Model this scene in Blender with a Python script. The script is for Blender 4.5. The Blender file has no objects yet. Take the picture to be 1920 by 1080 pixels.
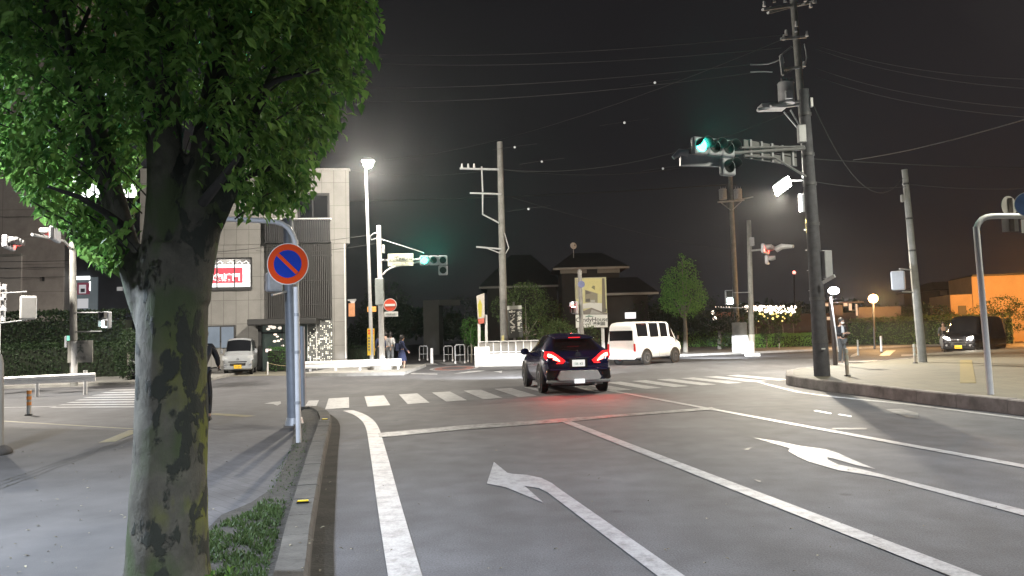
import bpy, math, random
import numpy as np
from mathutils import Vector, Matrix, noise
random.seed(7); rng = np.random.default_rng(7)
S = bpy.context.scene; COL = S.collection
R = math.radians; PI = math.pi
# ---------------------------------------------------------------- camera
FPX = 1420.0
CAMH = 1.5
cd = bpy.data.cameras.new('camera'); cam = bpy.data.objects.new('camera', cd); COL.objects.link(cam)
cd.sensor_width = 36; cd.lens = 36 * FPX / 1920; cd.clip_start = 0.05; cd.clip_end = 4000
PITCH = math.atan(89 / FPX); ROLL = -0.025
CM = Matrix.Rotation(PI / 2 + PITCH, 3, 'X') @ Matrix.Rotation(ROLL, 3, 'Z')
cam.matrix_world = Matrix.Translation((0, 0, CAMH)) @ CM.to_4x4()
S.camera = cam
CP = Vector((0, 0, CAMH))
# ---------------------------------------------------------------- night sky
W = bpy.data.worlds.new('World'); S.world = W; W.use_nodes = True
nt = W.node_tree; N = nt.nodes; L = nt.links
bg = N['Background']
tc = N.new('ShaderNodeTexCoord'); sx = N.new('ShaderNodeSeparateXYZ'); L.new(tc.outputs['Generated'], sx.inputs[0])
rz = N.new('ShaderNodeValToRGB'); e = rz.color_ramp.elements
e[0].position = 0.0; e[0].color = (.0175, .0170, .0180, 1); e[1].position = .42; e[1].color = (.0125, .0122, .0135, 1)
m = rz.color_ramp.elements.new(.16); m.color = (.0160, .0155, .0165, 1)
L.new(sx.outputs[2], rz.inputs[0])
rx = N.new('ShaderNodeMapRange'); rx.inputs[1].default_value = -.1; rx.inputs[2].default_value = .7; L.new(sx.outputs[0], rx.inputs[0])
rz2 = N.new('ShaderNodeValToRGB'); e = rz2.color_ramp.elements
e[0].position = 0.0; e[0].color = (.022, .019, .021, 1); e[1].position = .5; e[1].color = (.018, .0145, .0165, 1)
L.new(sx.outputs[2], rz2.inputs[0])
mx = N.new('ShaderNodeMix'); mx.data_type = 'RGBA'
L.new(rx.outputs[0], mx.inputs[0]); L.new(rz.outputs[0], mx.inputs[6]); L.new(rz2.outputs[0], mx.inputs[7])
nz = N.new('ShaderNodeTexNoise'); nz.inputs['Scale'].default_value = 2.2; nz.inputs['Detail'].default_value = 4
L.new(tc.outputs['Generated'], nz.inputs[0])
nr = N.new('ShaderNodeMapRange'); nr.inputs[3].default_value = .7; nr.inputs[4].default_value = 1.35; L.new(nz.outputs[0], nr.inputs[0])
ml = N.new('ShaderNodeMix'); ml.data_type = 'RGBA'; ml.blend_type = 'MULTIPLY'; ml.inputs[0].default_value = 1
L.new(mx.outputs[2], ml.inputs[6]); L.new(nr.outputs[0], ml.inputs[7])
L.new(ml.outputs[2], bg.inputs[0]); bg.inputs[1].default_value = .85
S.view_settings.view_transform = 'Standard'; S.view_settings.look = 'None'
S.view_settings.exposure = 0.0; S.view_settings.gamma = 1.0
S.cycles.use_denoising = True; S.cycles.max_bounces = 6; S.cycles.diffuse_bounces = 2; S.cycles.glossy_bounces = 2
S.cycles.transparent_max_bounces = 8; S.cycles.sample_clamp_indirect = 4.0; S.cycles.caustics_reflective = False; S.cycles.caustics_refractive = False
# ---------------------------------------------------------------- pixel to place
def ray(x, y): return CM @ Vector(((x - 960) / FPX, -(y - 540) / FPX, -1))
def G(x, y, z=0.0):
    r = ray(x, y); return CP + r * ((z - CAMH) / r.z)
def A(x, y, d):
    r = ray(x, y); return CP + r * (d / r.y)
U = (G(652, 660) - CP); U.z = 0; U.normalize()
RT = Vector((U.y, -U.x, 0))
# ---------------------------------------------------------------- mesh building
WM = {}
class MB:
    def __init__(s): s.v = []; s.f = []; s.sm = []
    def add(s, vs, fs, smooth=False):
        o = len(s.v); s.v += [Vector(p) for p in vs]; s.f += [tuple(i + o for i in f) for f in fs]; s.sm += [smooth] * len(fs); return s
    def box(s, c, sz, rz=0, M=None):
        c = Vector(c); h = Vector(sz) / 2
        Q = M if M is not None else Matrix.Rotation(rz, 3, 'Z')
        vs = [c + Q @ Vector((a * h.x, b * h.y, d * h.z)) for a in (-1, 1) for b in (-1, 1) for d in (-1, 1)]
        return s.add(vs, [(0, 1, 3, 2), (4, 6, 7, 5), (0, 4, 5, 1), (2, 3, 7, 6), (0, 2, 6, 4), (1, 5, 7, 3)])
    def bb(s, x0, y0, z0, x1, y1, z1): return s.box(((x0 + x1) / 2, (y0 + y1) / 2, (z0 + z1) / 2), (abs(x1 - x0), abs(y1 - y0), abs(z1 - z0)))
    def tube(s, path, r, n=10, caps=True):
        path = [Vector(p) for p in path]; k = len(path)
        if not hasattr(r, '__len__'): r = [r] * k
        vs = []; t0 = (path[1] - path[0]).normalized()
        a = t0.orthogonal().normalized()
        for i in range(k):
            t = (path[min(i + 1, k - 1)] - path[max(i - 1, 0)]).normalized()
            a = (a - t * a.dot(t)).normalized(); b = t.cross(a)
            for j in range(n):
                q = 2 * PI * j / n; vs.append(path[i] + (a * math.cos(q) + b * math.sin(q)) * r[i])
        fs = [(i * n + j, i * n + (j + 1) % n, (i + 1) * n + (j + 1) % n, (i + 1) * n + j) for i in range(k - 1) for j in range(n)]
        s.add(vs, fs, True)
        if caps:
            s.add(vs[:n][::-1], [tuple(range(n))]); s.add(vs[-n:], [tuple(range(n))])
        return s
    def cyl(s, a, b, r0, r1=None, n=14): return s.tube([a, b], [r0, r0 if r1 is None else r1], n)
    def beam(s, a, b, w, h):
        a = Vector(a); b = Vector(b); t = (b - a); l = t.length; t.normalize()
        x = t.cross(Vector((0, 0, 1)))
        x = Vector((1, 0, 0)) if x.length < 1e-3 else x.normalized()
        z = x.cross(t); M = Matrix((x, t, z)).transposed()
        return s.box((a + b) / 2, (w, l, h), M=M)
    def sph(s, c, r, n=12, sc=(1, 1, 1), m=8):
        c = Vector(c); vs = []; fs = []
        for i in range(m + 1):
            p = PI * i / m
            for j in range(n):
                q = 2 * PI * j / n
                vs.append(c + Vector((math.sin(p) * math.cos(q) * sc[0], math.sin(p) * math.sin(q) * sc[1], math.cos(p) * sc[2])) * r)
        for i in range(m):
            for j in range(n): fs.append((i * n + j, (i + 1) * n + j, (i + 1) * n + (j + 1) % n, i * n + (j + 1) % n))
        return s.add(vs, fs, True)
    def prism(s, poly, z0, z1):
        n = len(poly); vs = [Vector((p[0], p[1], z0)) for p in poly] + [Vector((p[0], p[1], z1)) for p in poly]
        ar = sum(poly[i][0] * poly[(i + 1) % n][1] - poly[(i + 1) % n][0] * poly[i][1] for i in range(n))
        top = tuple(range(n, 2 * n)) if ar > 0 else tuple(range(2 * n - 1, n - 1, -1))
        return s.add(vs, [top, tuple(reversed([i - n for i in top]))] + [(i, (i + 1) % n, (i + 1) % n + n, i + n) for i in range(n)])
    def disc(s, c, nrm, r, n=24, th=.004, r_in=0, ay=1.0):
        c = Vector(c); nrm = Vector(nrm).normalized(); a = nrm.cross(Vector((0, 0, 1))); a = Vector((1, 0, 0)) if a.length < 1e-3 else a.normalized(); b = nrm.cross(a)
        if r_in == 0:
            vs = []
            for o in (0, th):
                vs += [c + nrm * o + (a * math.cos(2 * PI * j / n) + b * ay * math.sin(2 * PI * j / n)) * r for j in range(n)]
            return s.add(vs, [tuple(range(n)), tuple(range(n, 2 * n))] + [(j, (j + 1) % n, n + (j + 1) % n, n + j) for j in range(n)])
        vs = []
        for rr, o in ((r_in, th), (r, th), (r, 0), (r_in, 0)):
            vs += [c + nrm * o + (a * math.cos(2 * PI * j / n) + b * ay * math.sin(2 * PI * j / n)) * rr for j in range(n)]
        return s.add(vs, [(i * n + j, i * n + (j + 1) % n, ((i + 1) % 4) * n + (j + 1) % n, ((i + 1) % 4) * n + j) for i in range(4) for j in range(n)])
    def poly(s, pts, nrm, th=.004):
        nrm = Vector(nrm).normalized(); n = len(pts); pts = [Vector(p) for p in pts]
        return s.add(pts + [p + nrm * th for p in pts], [tuple(range(n))[::-1], tuple(range(n, 2 * n))] + [(j, (j + 1) % n, n + (j + 1) % n, n + j) for j in range(n)])
    def build(s, name, mt, parent=None, world=True, bevel=0, recalc=True):
        M = WM.get(parent.name) if parent else None
        if M is None: M = Matrix.Identity(4)
        vs = s.v
        if world and parent: Mi = M.inverted(); vs = [Mi @ p for p in s.v]
        me = bpy.data.meshes.new(name); me.from_pydata([tuple(p) for p in vs], [], s.f); me.update()
        me.polygons.foreach_set('use_smooth', s.sm)
        if recalc:
            import bmesh
            b = bmesh.new(); b.from_mesh(me); bmesh.ops.recalc_face_normals(b, faces=b.faces); b.to_mesh(me); b.free()
        me.materials.append(mt)
        o = bpy.data.objects.new(name, me); COL.objects.link(o); o.parent = parent; WM[o.name] = M
        if bevel:
            bv = o.modifiers.new('b', 'BEVEL'); bv.width = bevel; bv.segments = 2; bv.limit_method = 'ANGLE'
        return o
def T(name, label, cat, loc=(0, 0, 0), rz=0, group=None):
    o = bpy.data.objects.new(name, None); o.empty_display_size = .2; COL.objects.link(o)
    o.location = loc; o.rotation_euler = (0, 0, rz); o['label'] = label; o['category'] = cat
    if group: o['group'] = group
    WM[o.name] = Matrix.Translation(Vector(loc)) @ Matrix.Rotation(rz, 4, 'Z'); return o
def tag(o, label, cat, group=None):
    o['label'] = label; o['category'] = cat
    if group: o['group'] = group
    return o
def struct(o, kind='structure'): o['kind'] = kind; return o
def dup(o, loc=None, rz=None, label=None, parent=None):
    c = o.copy(); COL.objects.link(c)
    if parent: c.parent = parent
    if loc is not None: c.location = loc
    if rz is not None: c.rotation_euler = (0, 0, rz)
    if label: c['label'] = label
    for ch in list(KIDS.get(o.name, [])) or [k for k in bpy.data.objects if k.parent == o]: dup(ch, parent=c)
    return c
KIDS = {}
# ---------------------------------------------------------------- materials
MT = {}
def mat(name, col, rough=.6, metal=0, var=.18, sc=6, bump=0, emit=0, ecol=None, spec=.5, coat=0, bsc=None, trans=0):
    if name in MT: return MT[name]
    m = bpy.data.materials.new(name); m.use_nodes = True; n = m.node_tree.nodes; l = m.node_tree.links
    p = n['Principled BSDF']; p.inputs['Roughness'].default_value = rough; p.inputs['Metallic'].default_value = metal
    p.inputs['Specular IOR Level'].default_value = spec; p.inputs['Coat Weight'].default_value = coat
    t = n.new('ShaderNodeTexCoord')
    if var:
        a = n.new('ShaderNodeTexNoise'); a.inputs['Scale'].default_value = sc; a.inputs['Detail'].default_value = 6; a.inputs['Roughness'].default_value = .65
        l.new(t.outputs['Object'], a.inputs[0])
        r = n.new('ShaderNodeValToRGB'); r.color_ramp.elements[0].position = .3; r.color_ramp.elements[1].position = .7
        r.color_ramp.elements[0].color = (*[c * (1 - var) for c in col], 1); r.color_ramp.elements[1].color = (*[min(1, c * (1 + var)) for c in col], 1)
        l.new(a.outputs[0], r.inputs[0]); l.new(r.outputs[0], p.inputs['Base Color'])
    else: p.inputs['Base Color'].default_value = (*col, 1)
    if bump:
        a = n.new('ShaderNodeTexNoise'); a.inputs['Scale'].default_value = bsc or sc * 8; a.inputs['Detail'].default_value = 8
        l.new(t.outputs['Object'], a.inputs[0]); b = n.new('ShaderNodeBump'); b.inputs['Strength'].default_value = bump; b.inputs['Distance'].default_value = .02
        l.new(a.outputs[0], b.inputs['Height']); l.new(b.outputs[0], p.inputs['Normal'])
    if emit:
        p.inputs['Emission Color'].default_value = (*(ecol or col), 1); p.inputs['Emission Strength'].default_value = emit
    if trans: p.inputs['Transmission Weight'].default_value = trans
    MT[name] = m; return m
def ns(m): return m.node_tree.nodes, m.node_tree.links, m.node_tree.nodes['Principled BSDF']
# asphalt: grain, wear, patches, cracks and tar spots
def asphalt():
    m = mat('asphalt', (.06, .06, .06), .75, 0, 0); n, l, p = ns(m); t = n.new('ShaderNodeTexCoord')
    def no(sc, det, lo, hi, a, b):
        x = n.new('ShaderNodeTexNoise'); x.inputs['Scale'].default_value = sc; x.inputs['Detail'].default_value = det; l.new(t.outputs['Object'], x.inputs[0])
        r = n.new('ShaderNodeMapRange'); r.inputs[1].default_value = lo; r.inputs[2].default_value = hi; r.inputs[3].default_value = a; r.inputs[4].default_value = b; l.new(x.outputs[0], r.inputs[0]); return r.outputs[0], x.outputs[0]
    def mul(a, b):
        q = n.new('ShaderNodeMath'); q.operation = 'MULTIPLY'; l.new(a, q.inputs[0]); l.new(b, q.inputs[1]); return q.outputs[0]
    g, gr = no(80, 3, .3, .7, .68, 1.34); w, _ = no(.35, 5, .3, .7, .72, 1.25); w2, _ = no(2.6, 8, .35, .65, .84, 1.14)
    # wheel-polished bands along the lanes
    mp = n.new('ShaderNodeMapping'); mp.inputs['Rotation'].default_value = (0, 0, -math.atan2(-U.x, U.y)); mp.inputs['Scale'].default_value = (1.4, .05, 1); l.new(t.outputs['Object'], mp.inputs[0])
    x = n.new('ShaderNodeTexNoise'); x.inputs['Scale'].default_value = 1.0; x.inputs['Detail'].default_value = 4; l.new(mp.outputs[0], x.inputs[0])
    r = n.new('ShaderNodeMapRange'); r.inputs[1].default_value = .35; r.inputs[2].default_value = .65; r.inputs[3].default_value = .9; r.inputs[4].default_value = 1.1; l.new(x.outputs[0], r.inputs[0])
    v = mul(mul(mul(g, w), w2), r.outputs[0])
    # dark spots
    vo = n.new('ShaderNodeTexVoronoi'); vo.inputs['Scale'].default_value = .9; l.new(t.outputs['Object'], vo.inputs[0])
    sp = n.new('ShaderNodeMapRange'); sp.inputs[1].default_value = .03; sp.inputs[2].default_value = .07; sp.inputs[3].default_value = .6; sp.inputs[4].default_value = 1; l.new(vo.outputs[0], sp.inputs[0])
    v = mul(v, sp.outputs[0])
    c = n.new('ShaderNodeMix'); c.data_type = 'RGBA'; c.blend_type = 'MULTIPLY'; c.inputs[0].default_value = 1; c.inputs[6].default_value = (.083, .084, .091, 1)
    l.new(v, c.inputs[7]); l.new(c.outputs[2], p.inputs['Base Color'])
    b = n.new('ShaderNodeBump'); b.inputs['Strength'].default_value = .5; b.inputs['Distance'].default_value = .006; l.new(gr, b.inputs['Height']); l.new(b.outputs[0], p.inputs['Normal'])
    p.inputs['Specular IOR Level'].default_value = .35
    return m
def paint(name, col, wear=.5, under=(.075, .075, .075)):
    m = mat(name, col, .55, 0, 0); n, l, p = ns(m); t = n.new('ShaderNodeTexCoord')
    a = n.new('ShaderNodeTexNoise'); a.inputs['Scale'].default_value = 5; a.inputs['Detail'].default_value = 12; a.inputs['Roughness'].default_value = .8; l.new(t.outputs['Object'], a.inputs[0])
    r = n.new('ShaderNodeValToRGB'); r.color_ramp.elements[0].position = .34 + .08 * wear; r.color_ramp.elements[1].position = .50 + .08 * wear
    r.color_ramp.elements[0].color = (*[u * .6 + c * .4 for u, c in zip(under, col)], 1) if wear < 1 else (*under, 1); r.color_ramp.elements[1].color = (*col, 1)
    l.new(a.outputs[0], r.inputs[0])
    a2 = n.new('ShaderNodeTexNoise'); a2.inputs['Scale'].default_value = 60; a2.inputs['Detail'].default_value = 4; l.new(t.outputs['Object'], a2.inputs[0])
    r2 = n.new('ShaderNodeMapRange'); r2.inputs[1].default_value = .3; r2.inputs[2].default_value = .7; r2.inputs[3].default_value = .82; r2.inputs[4].default_value = 1.1; l.new(a2.outputs[0], r2.inputs[0])
    c = n.new('ShaderNodeMix'); c.data_type = 'RGBA'; c.blend_type = 'MULTIPLY'; c.inputs[0].default_value = 1; l.new(r.outputs[0], c.inputs[6]); l.new(r2.outputs[0], c.inputs[7]); l.new(c.outputs[2], p.inputs['Base Color'])
    return m
def bricks(name, c1, c2, mortar, w, h, rot=0, vert=False, msz=.012, rough=.8, off=.5, bump=.4, stain=.3):
    m = mat(name, c1, rough, 0, 0); n, l, p = ns(m); t = n.new('ShaderNodeTexCoord'); src = t.outputs['Object']
    if vert:
        s_ = n.new('ShaderNodeSeparateXYZ'); l.new(src, s_.inputs[0]); k = n.new('ShaderNodeCombineXYZ'); ad = n.new('ShaderNodeMath'); ad.operation = 'ADD'
        l.new(s_.outputs[0], ad.inputs[0]); l.new(s_.outputs[1], ad.inputs[1]); l.new(ad.outputs[0], k.inputs[0]); l.new(s_.outputs[2], k.inputs[1]); src = k.outputs[0]
    mp = n.new('ShaderNodeMapping'); mp.inputs['Rotation'].default_value = (0, 0, rot); l.new(src, mp.inputs[0])
    b = n.new('ShaderNodeTexBrick'); b.offset = off; b.inputs['Scale'].default_value = 1; b.inputs['Brick Width'].default_value = w; b.inputs['Row Height'].default_value = h
    b.inputs['Mortar Size'].default_value = msz; b.inputs['Mortar Smooth'].default_value = .3; b.inputs['Color1'].default_value = (*c1, 1); b.inputs['Color2'].default_value = (*c2, 1); b.inputs['Mortar'].default_value = (*mortar, 1)
    l.new(mp.outputs[0], b.inputs[0])
    a = n.new('ShaderNodeTexNoise'); a.inputs['Scale'].default_value = 1.3; a.inputs['Detail'].default_value = 9; a.inputs['Roughness'].default_value = .65; l.new(t.outputs['Object'], a.inputs[0])
    r = n.new('ShaderNodeMapRange'); r.inputs[1].default_value = .3; r.inputs[2].default_value = .7; r.inputs[3].default_value = 1 - stain; r.inputs[4].default_value = 1 + stain; l.new(a.outputs[0], r.inputs[0])
    c = n.new('ShaderNodeMix'); c.data_type = 'RGBA'; c.blend_type = 'MULTIPLY'; c.inputs[0].default_value = 1; l.new(b.outputs[0], c.inputs[6]); l.new(r.outputs[0], c.inputs[7]); l.new(c.outputs[2], p.inputs['Base Color'])
    bu = n.new('ShaderNodeBump'); bu.inputs['Strength'].default_value = bump; bu.inputs['Distance'].default_value = .01; bu.invert = True; l.new(b.outputs[1], bu.inputs['Height']); l.new(bu.outputs[0], p.inputs['Normal'])
    return m
def leafmat(name, c1, c2, tr=.35, rough=.5):
    m = bpy.data.materials.new(name); m.use_nodes = True; n, l, p = ns(m); g = n.new('ShaderNodeNewGeometry')
    r = n.new('ShaderNodeValToRGB'); r.color_ramp.elements[0].color = (*c1, 1); r.color_ramp.elements[1].color = (*c2, 1); l.new(g.outputs['Random Per Island'], r.inputs[0])
    l.new(r.outputs[0], p.inputs['Base Color']); p.inputs['Roughness'].default_value = rough; p.inputs['Specular IOR Level'].default_value = .3
    tn = n.new('ShaderNodeBsdfTranslucent'); l.new(r.outputs[0], tn.inputs[0]); ms = n.new('ShaderNodeMixShader'); ms.inputs[0].default_value = tr
    l.new(p.outputs[0], ms.inputs[1]); l.new(tn.outputs[0], ms.inputs[2]); l.new(ms.outputs[0], n['Material Output'].inputs[0]); MT[name] = m; return m
ASPH = asphalt()
WHITEP = paint('road_paint', (.36, .36, .37), .55); WORNP = paint('worn_road_paint', (.30, .30, .30), 1.0); YELP = paint('yellow_road_paint', (.22, .19, .08), .9); REDP = paint('red_road_paint', (.25, .10, .08), .8)
CONC = mat('concrete', (.26, .255, .24), .85, 0, .22, 2.5, .25, bsc=60)
KERB = mat('kerb_concrete', (.085, .08, .070), .9, 0, .4, 3, .4, bsc=45)
KERB2 = mat('kerb_weathered_concrete', (.25, .23, .215), .9, 0, .5, 2.2, .4, bsc=40)
POLEC = mat('pole_concrete', (.21, .21, .20), .8, 0, .22, 4, .2, bsc=70)
STEEL = mat('galvanised_steel', (.36, .37, .38), .5, .3, .15, 9, 0)
WHT = mat('white_coated_metal', (.62, .62, .62), .45, 0, .08, 7)
GREYC = mat('grey_coated_metal', (.34, .345, .36), .45, 0, .12, 5)
DARKM = mat('dark_painted_metal', (.02, .02, .021), .5, 0, .2, 8)
BLKP = mat('black_plastic', (.012, .012, .012), .5, 0, .1, 8)
RUB = mat('tyre_rubber', (.025, .025, .025), .85, 0, .25, 20)
GLS = mat('dark_glass', (.008, .009, .011), .10, 0, 0, spec=.4)
CHR = mat('bright_metal', (.55, .55, .56), .22, .9, .05, 8)
# ================================================================ ground, road, pavements
def sheet(name, pts, z, mt, z0=None):
    mb = MB(); mb.prism([(p[0], p[1]) for p in pts], z - .02 if z0 is None else z0, z); o = mb.build(name, mt); return struct(o)
DIRT = mat('ground_soil', (.05, .05, .045), .95, 0, .3, .3)
sheet('ground', [(-165, -70), (165, -70), (165, 175), (-165, 175)], -.03, DIRT)
sheet('road', [(-140, -60), (140, -60), (140, 150), (-140, 150)], 0, ASPH)
# left pavement and its kerb
kp_px = [(548, 1060), (560, 985), (580, 900), (596, 835), (607, 798), (611, 783), (607, 772), (597, 764), (583, 760), (566, 763)]
kp = [G(x, y, .16) for x, y in kp_px]
kp = [kp[0] - U * k for k in (14, 9, 5, 2.5, 1)] + kp
kp = [Vector((p.x, p.y, 0)) for p in kp]
def resample(pts, step):
    out = [pts[0]]
    for a, b in zip(pts, pts[1:]):
        n = max(1, int((b - a).length / step))
        for i in range(1, n + 1): out.append(a.lerp(b, i / n))
    return out
def smooth(pts, it=3):
    for _ in range(it): pts = [pts[0]] + [(pts[i - 1] + pts[i] * 2 + pts[i + 1]) / 4 for i in range(1, len(pts) - 1)] + [pts[-1]]
    return pts
def offset(pts, d):
    o = []
    for i in range(len(pts)):
        t = (pts[min(i + 1, len(pts) - 1)] - pts[max(i - 1, 0)]); t.z = 0; t.normalize(); o.append(pts[i] + Vector((t.y, -t.x, 0)) * d)
    return o
def strip(mb, pts, w, z0, z1, cham=0, joints=0):
    pts = list(pts); a = offset(pts, -w / 2); b = offset(pts, w / 2); n = len(pts)
    prof = lambda i: [(a[i], z0), (a[i], z1), (b[i].lerp(a[i], cham / w) if cham else b[i], z1)] + ([(b[i], z1 - cham)] if cham else []) + [(b[i], z0)]
    k = len(prof(0)); vs = [Vector((q.x, q.y, z)) for i in range(n) for q, z in prof(i)]
    fs = [(i * k + j, i * k + j + 1, (i + 1) * k + j + 1, (i + 1) * k + j) for i in range(n - 1) for j in range(k - 1)]
    fs += [tuple(range(k)), tuple(range((n - 1) * k, n * k))]
    mb.add(vs, fs)
kps = smooth(resample(kp, .12), 6)
# kerb laid as separate stones with fine joints
def kerbstones(name, pts, w, z0, z1, mt, stone=.6, cham=.02):
    mb = MB(); i = 0; acc = 0; seg = [pts[0]]
    for a, b in zip(pts, pts[1:]):
        acc += (b - a).length; seg.append(b)
        if acc >= stone:
            s0 = list(seg); d0 = (s0[1] - s0[0]).normalized() * .005; d1 = (s0[-1] - s0[-2]).normalized() * .005
            s0[0] = s0[0] + d0; s0[-1] = s0[-1] - d1
            strip(mb, s0, w, z0, z1 + random.uniform(-.004, .004), cham); seg = [b]; acc = 0
    if len(seg) > 1: strip(mb, seg, w, z0, z1, cham)
    return struct(mb.build(name, mt))
kerbstones('kerb', kps, .19, -.01, .16, KERB)
inner = offset(kps, -.12)
sw = [(p.x, p.y) for p in inner[::4]] + [tuple(G(x, y, .1)[:2]) for x, y in [(556, 772), (545, 792), (470, 796), (390, 797), (250, 806), (120, 803), (0, 799), (-300, 792), (-900, 780)]]
sw += [(-30, -3), (-30, -12), (kps[0].x - .2, -12)]
PAV = bricks('pavement_blocks', (.078, .076, .078), (.096, .094, .096), (.064, .063, .063), .20, .10, R(13) + .6, msz=.006, bump=.18, stain=.32)
sheet('sidewalk', sw, .10, PAV, -.02)
# smoother resin surface on the far side of the pavement with tactile lines
RES = mat('resin_paving', (.083, .080, .077), .85, 0, .30, .9, .2, bsc=90)
sheet('sidewalk_margin', [G(x, y, .104) for x, y in [(0, 801), (120, 805), (252, 808), (388, 800), (388, 830), (330, 900), (318, 1300), (-900, 1300), (-900, 900), (-300, 795)]], .104, RES, .09)
mb = MB()
def line(mb, pts, w, z0, z1, sm=0):
    pts = smooth(resample([Vector((p[0], p[1], 0)) for p in pts], .4), sm) if sm else [Vector((p[0], p[1], 0)) for p in pts]
    a = offset(pts, -w / 2); b = offset(pts, w / 2)
    for i in range(len(pts) - 1):
        q = [a[i], a[i + 1], b[i + 1], b[i]]; n0 = len(mb.v)
        mb.add([Vector((p.x, p.y, z1)) for p in q], [(0, 1, 2, 3)])
for k, (ya, yb) in enumerate([(903, 817), (909, 819), (916, 821)]):
    line(mb, [G(-300, ya + (ya - yb) * 1.2, .108), G(0, ya, .108), G(256, yb, .108)], .018, .1, .108)
struct(mb.build('tactile_groove_lines', KERB))
mb = MB(); line(mb, [G(-60, 785, .108), G(15, 790, .108), G(250, 804, .108)], .09, .1, .108); line(mb, [G(255, 806, .108), G(200, 829, .108)], .22, .1, .108); line(mb, [G(395, 776), G(470, 781)], .25, 0, .004)
struct(mb.build('faded_yellow_line', YELP))
# soil strip by the kerb
SOIL = mat('bare_soil', (.045, .042, .035), .95, 0, .45, 7, .8, bsc=30)
mb = MB(); sp = [G(x, y, .11) for x, y in [(372, 1200), (376, 1075), (383, 1000), (415, 968), (470, 945), (515, 915), (530, 880), (546, 845), (550, 815), (550, 795), (556, 780), (562, 772)]]
ins = [p for p in offset(kps, -.105)]
ins = [p for p in ins if -1 < p.y][::-1]
struct(MB().prism([(p.x, p.y) for p in sp] + [(p.x, p.y) for p in ins[::3]], .09, .122).build('soil', SOIL))
# gutter beside the kerb
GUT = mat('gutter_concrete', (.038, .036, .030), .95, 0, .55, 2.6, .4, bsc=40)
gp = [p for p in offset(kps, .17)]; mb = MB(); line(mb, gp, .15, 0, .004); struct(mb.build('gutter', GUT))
# ---- road markings (each sheet 5 mm above the asphalt)
def mk(name, polys, mt=WHITEP, z=.006):
    mb = MB()
    for P in polys: mb.add([Vector((p[0], p[1], z)) for p in P], [tuple(range(len(P)))])
    o = mb.build(name, mt, recalc=False)
    me = o.data
    for f in me.polygons:
        if f.normal.z < 0: f.flip()
    return struct(o)
def gp_(L_): return [G(x, y) for x, y in L_]
ln = MB()
e0 = gp_([(652, 770), (672, 776), (690, 788), (699, 803), (704, 825), (714, 870), (728, 940), (759, 1080)]); e0.append(e0[-1] - U * 8)
line(ln, e0, .21, 0, .006, 2)
struct(ln.build('edge_line', WHITEP))
ln = MB(); a0 = G(1062, 791); b0 = G(1806, 1080); line(ln, [a0, b0, b0 + (b0 - a0).normalized() * 8], .17, 0, .007); struct(ln.build('lane_line', WHITEP))
ln = MB(); a0 = G(1140, 732); b0 = G(1920, 875); line(ln, [a0, b0, b0 + (b0 - a0).normalized() * 8], .16, 0, .007); struct(ln.build('centre_line', WHITEP))
ln = MB(); e1 = gp_([(1424, 717), (1450, 724), (1500, 736), (1572, 745.5), (1700, 758), (1920, 786)]); line(ln, e1 + [e1[-1] + (e1[-1] - e1[-2]).normalized() * 8], .15, 0, .006); line(ln, gp_([(1300, 712), (1360, 713.5), (1424, 717)]), .14, 0, .006)
struct(ln.build('far_edge_line', WHITEP))
mk('stop_line', [gp_([(709, 813), (860, 799), (1060, 785), (1200, 775), (1335, 764), (1345, 768), (1150, 783), (1060, 792), (860, 807), (711, 821)])], WORNP, .0085)
c6 = lambda P: [(860 + a / 2.572, 660 + b / 2.572) for a, b in P]
mk('left_turn_arrow', [gp_(c6([(170, 532), (235, 585), (262, 590), (228, 655), (136, 637)])), gp_(c6([(262, 590), (330, 595), (318, 648), (228, 655)])), gp_(c6([(228, 655), (318, 648), (410, 730)])),
   gp_(c6([(330, 595), (400, 610), (390, 660), (318, 648)])), gp_(c6([(400, 610), (450, 635), (430, 680), (390, 660)])), gp_(c6([(450, 635), (480, 658), (1085, 1080), (955, 1080), (430, 680)])), gp_(c6([(1085, 1080), (1500, 1370), (1340, 1370), (955, 1080)]))])
c7 = lambda P: [(1300 + a / 2.571, 660 + b / 2.571) for a, b in P]
mk('right_turn_arrow', [gp_(c7([(290, 415), (410, 432), (520, 455), (465, 466)])), gp_(c7([(520, 455), (635, 470), (645, 508), (560, 532), (505, 508), (458, 480), (465, 466)])), gp_(c7([(635, 470), (700, 490), (760, 518), (878, 566), (800, 551), (700, 523), (645, 508)])),
   gp_(c7([(645, 508), (650, 522), (700, 545), (800, 565), (1594, 763), (1594, 792), (900, 605), (700, 572), (560, 532)])), gp_(c7([(1594, 763), (2000, 868), (2000, 900), (1594, 792)]))])
mk('small_worn_arrow', [gp_([(1660, 768), (1690, 767), (1722, 775), (1722, 785), (1700, 783), (1680, 776)])], paint('dull_paint', (.17, .17, .17), 1.0))
mk('small_arrow_marks', [gp_([(495, 757), (512, 754), (526, 753), (527, 757), (520, 761), (512, 758)]), gp_([(850, 701), (880, 696), (912, 694), (900, 697), (880, 699)]), gp_([(925, 697), (942, 695), (940, 700), (934, 698)]), gp_([(770, 700), (820, 701), (820, 702.5), (770, 701.5)])])
mk('white_dashes', [gp_([(1526, 771), (1530, 769.5), (1559, 775), (1558, 777)]), gp_([(1571, 778), (1574, 777), (1597, 780.5), (1596, 782)])], mat('bright_stud', (.8, .8, .8), .4, 0, .05))
mk('faint_old_marking', [gp_([(1560, 803), (1625, 803), (1625, 806), (1560, 806)]), gp_([(1392, 843), (1408, 840), (1404, 845)]), gp_([(1412, 899), (1427, 903), (1425, 906)])], paint('faint_paint', (.105, .105, .10), 1.0))
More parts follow.
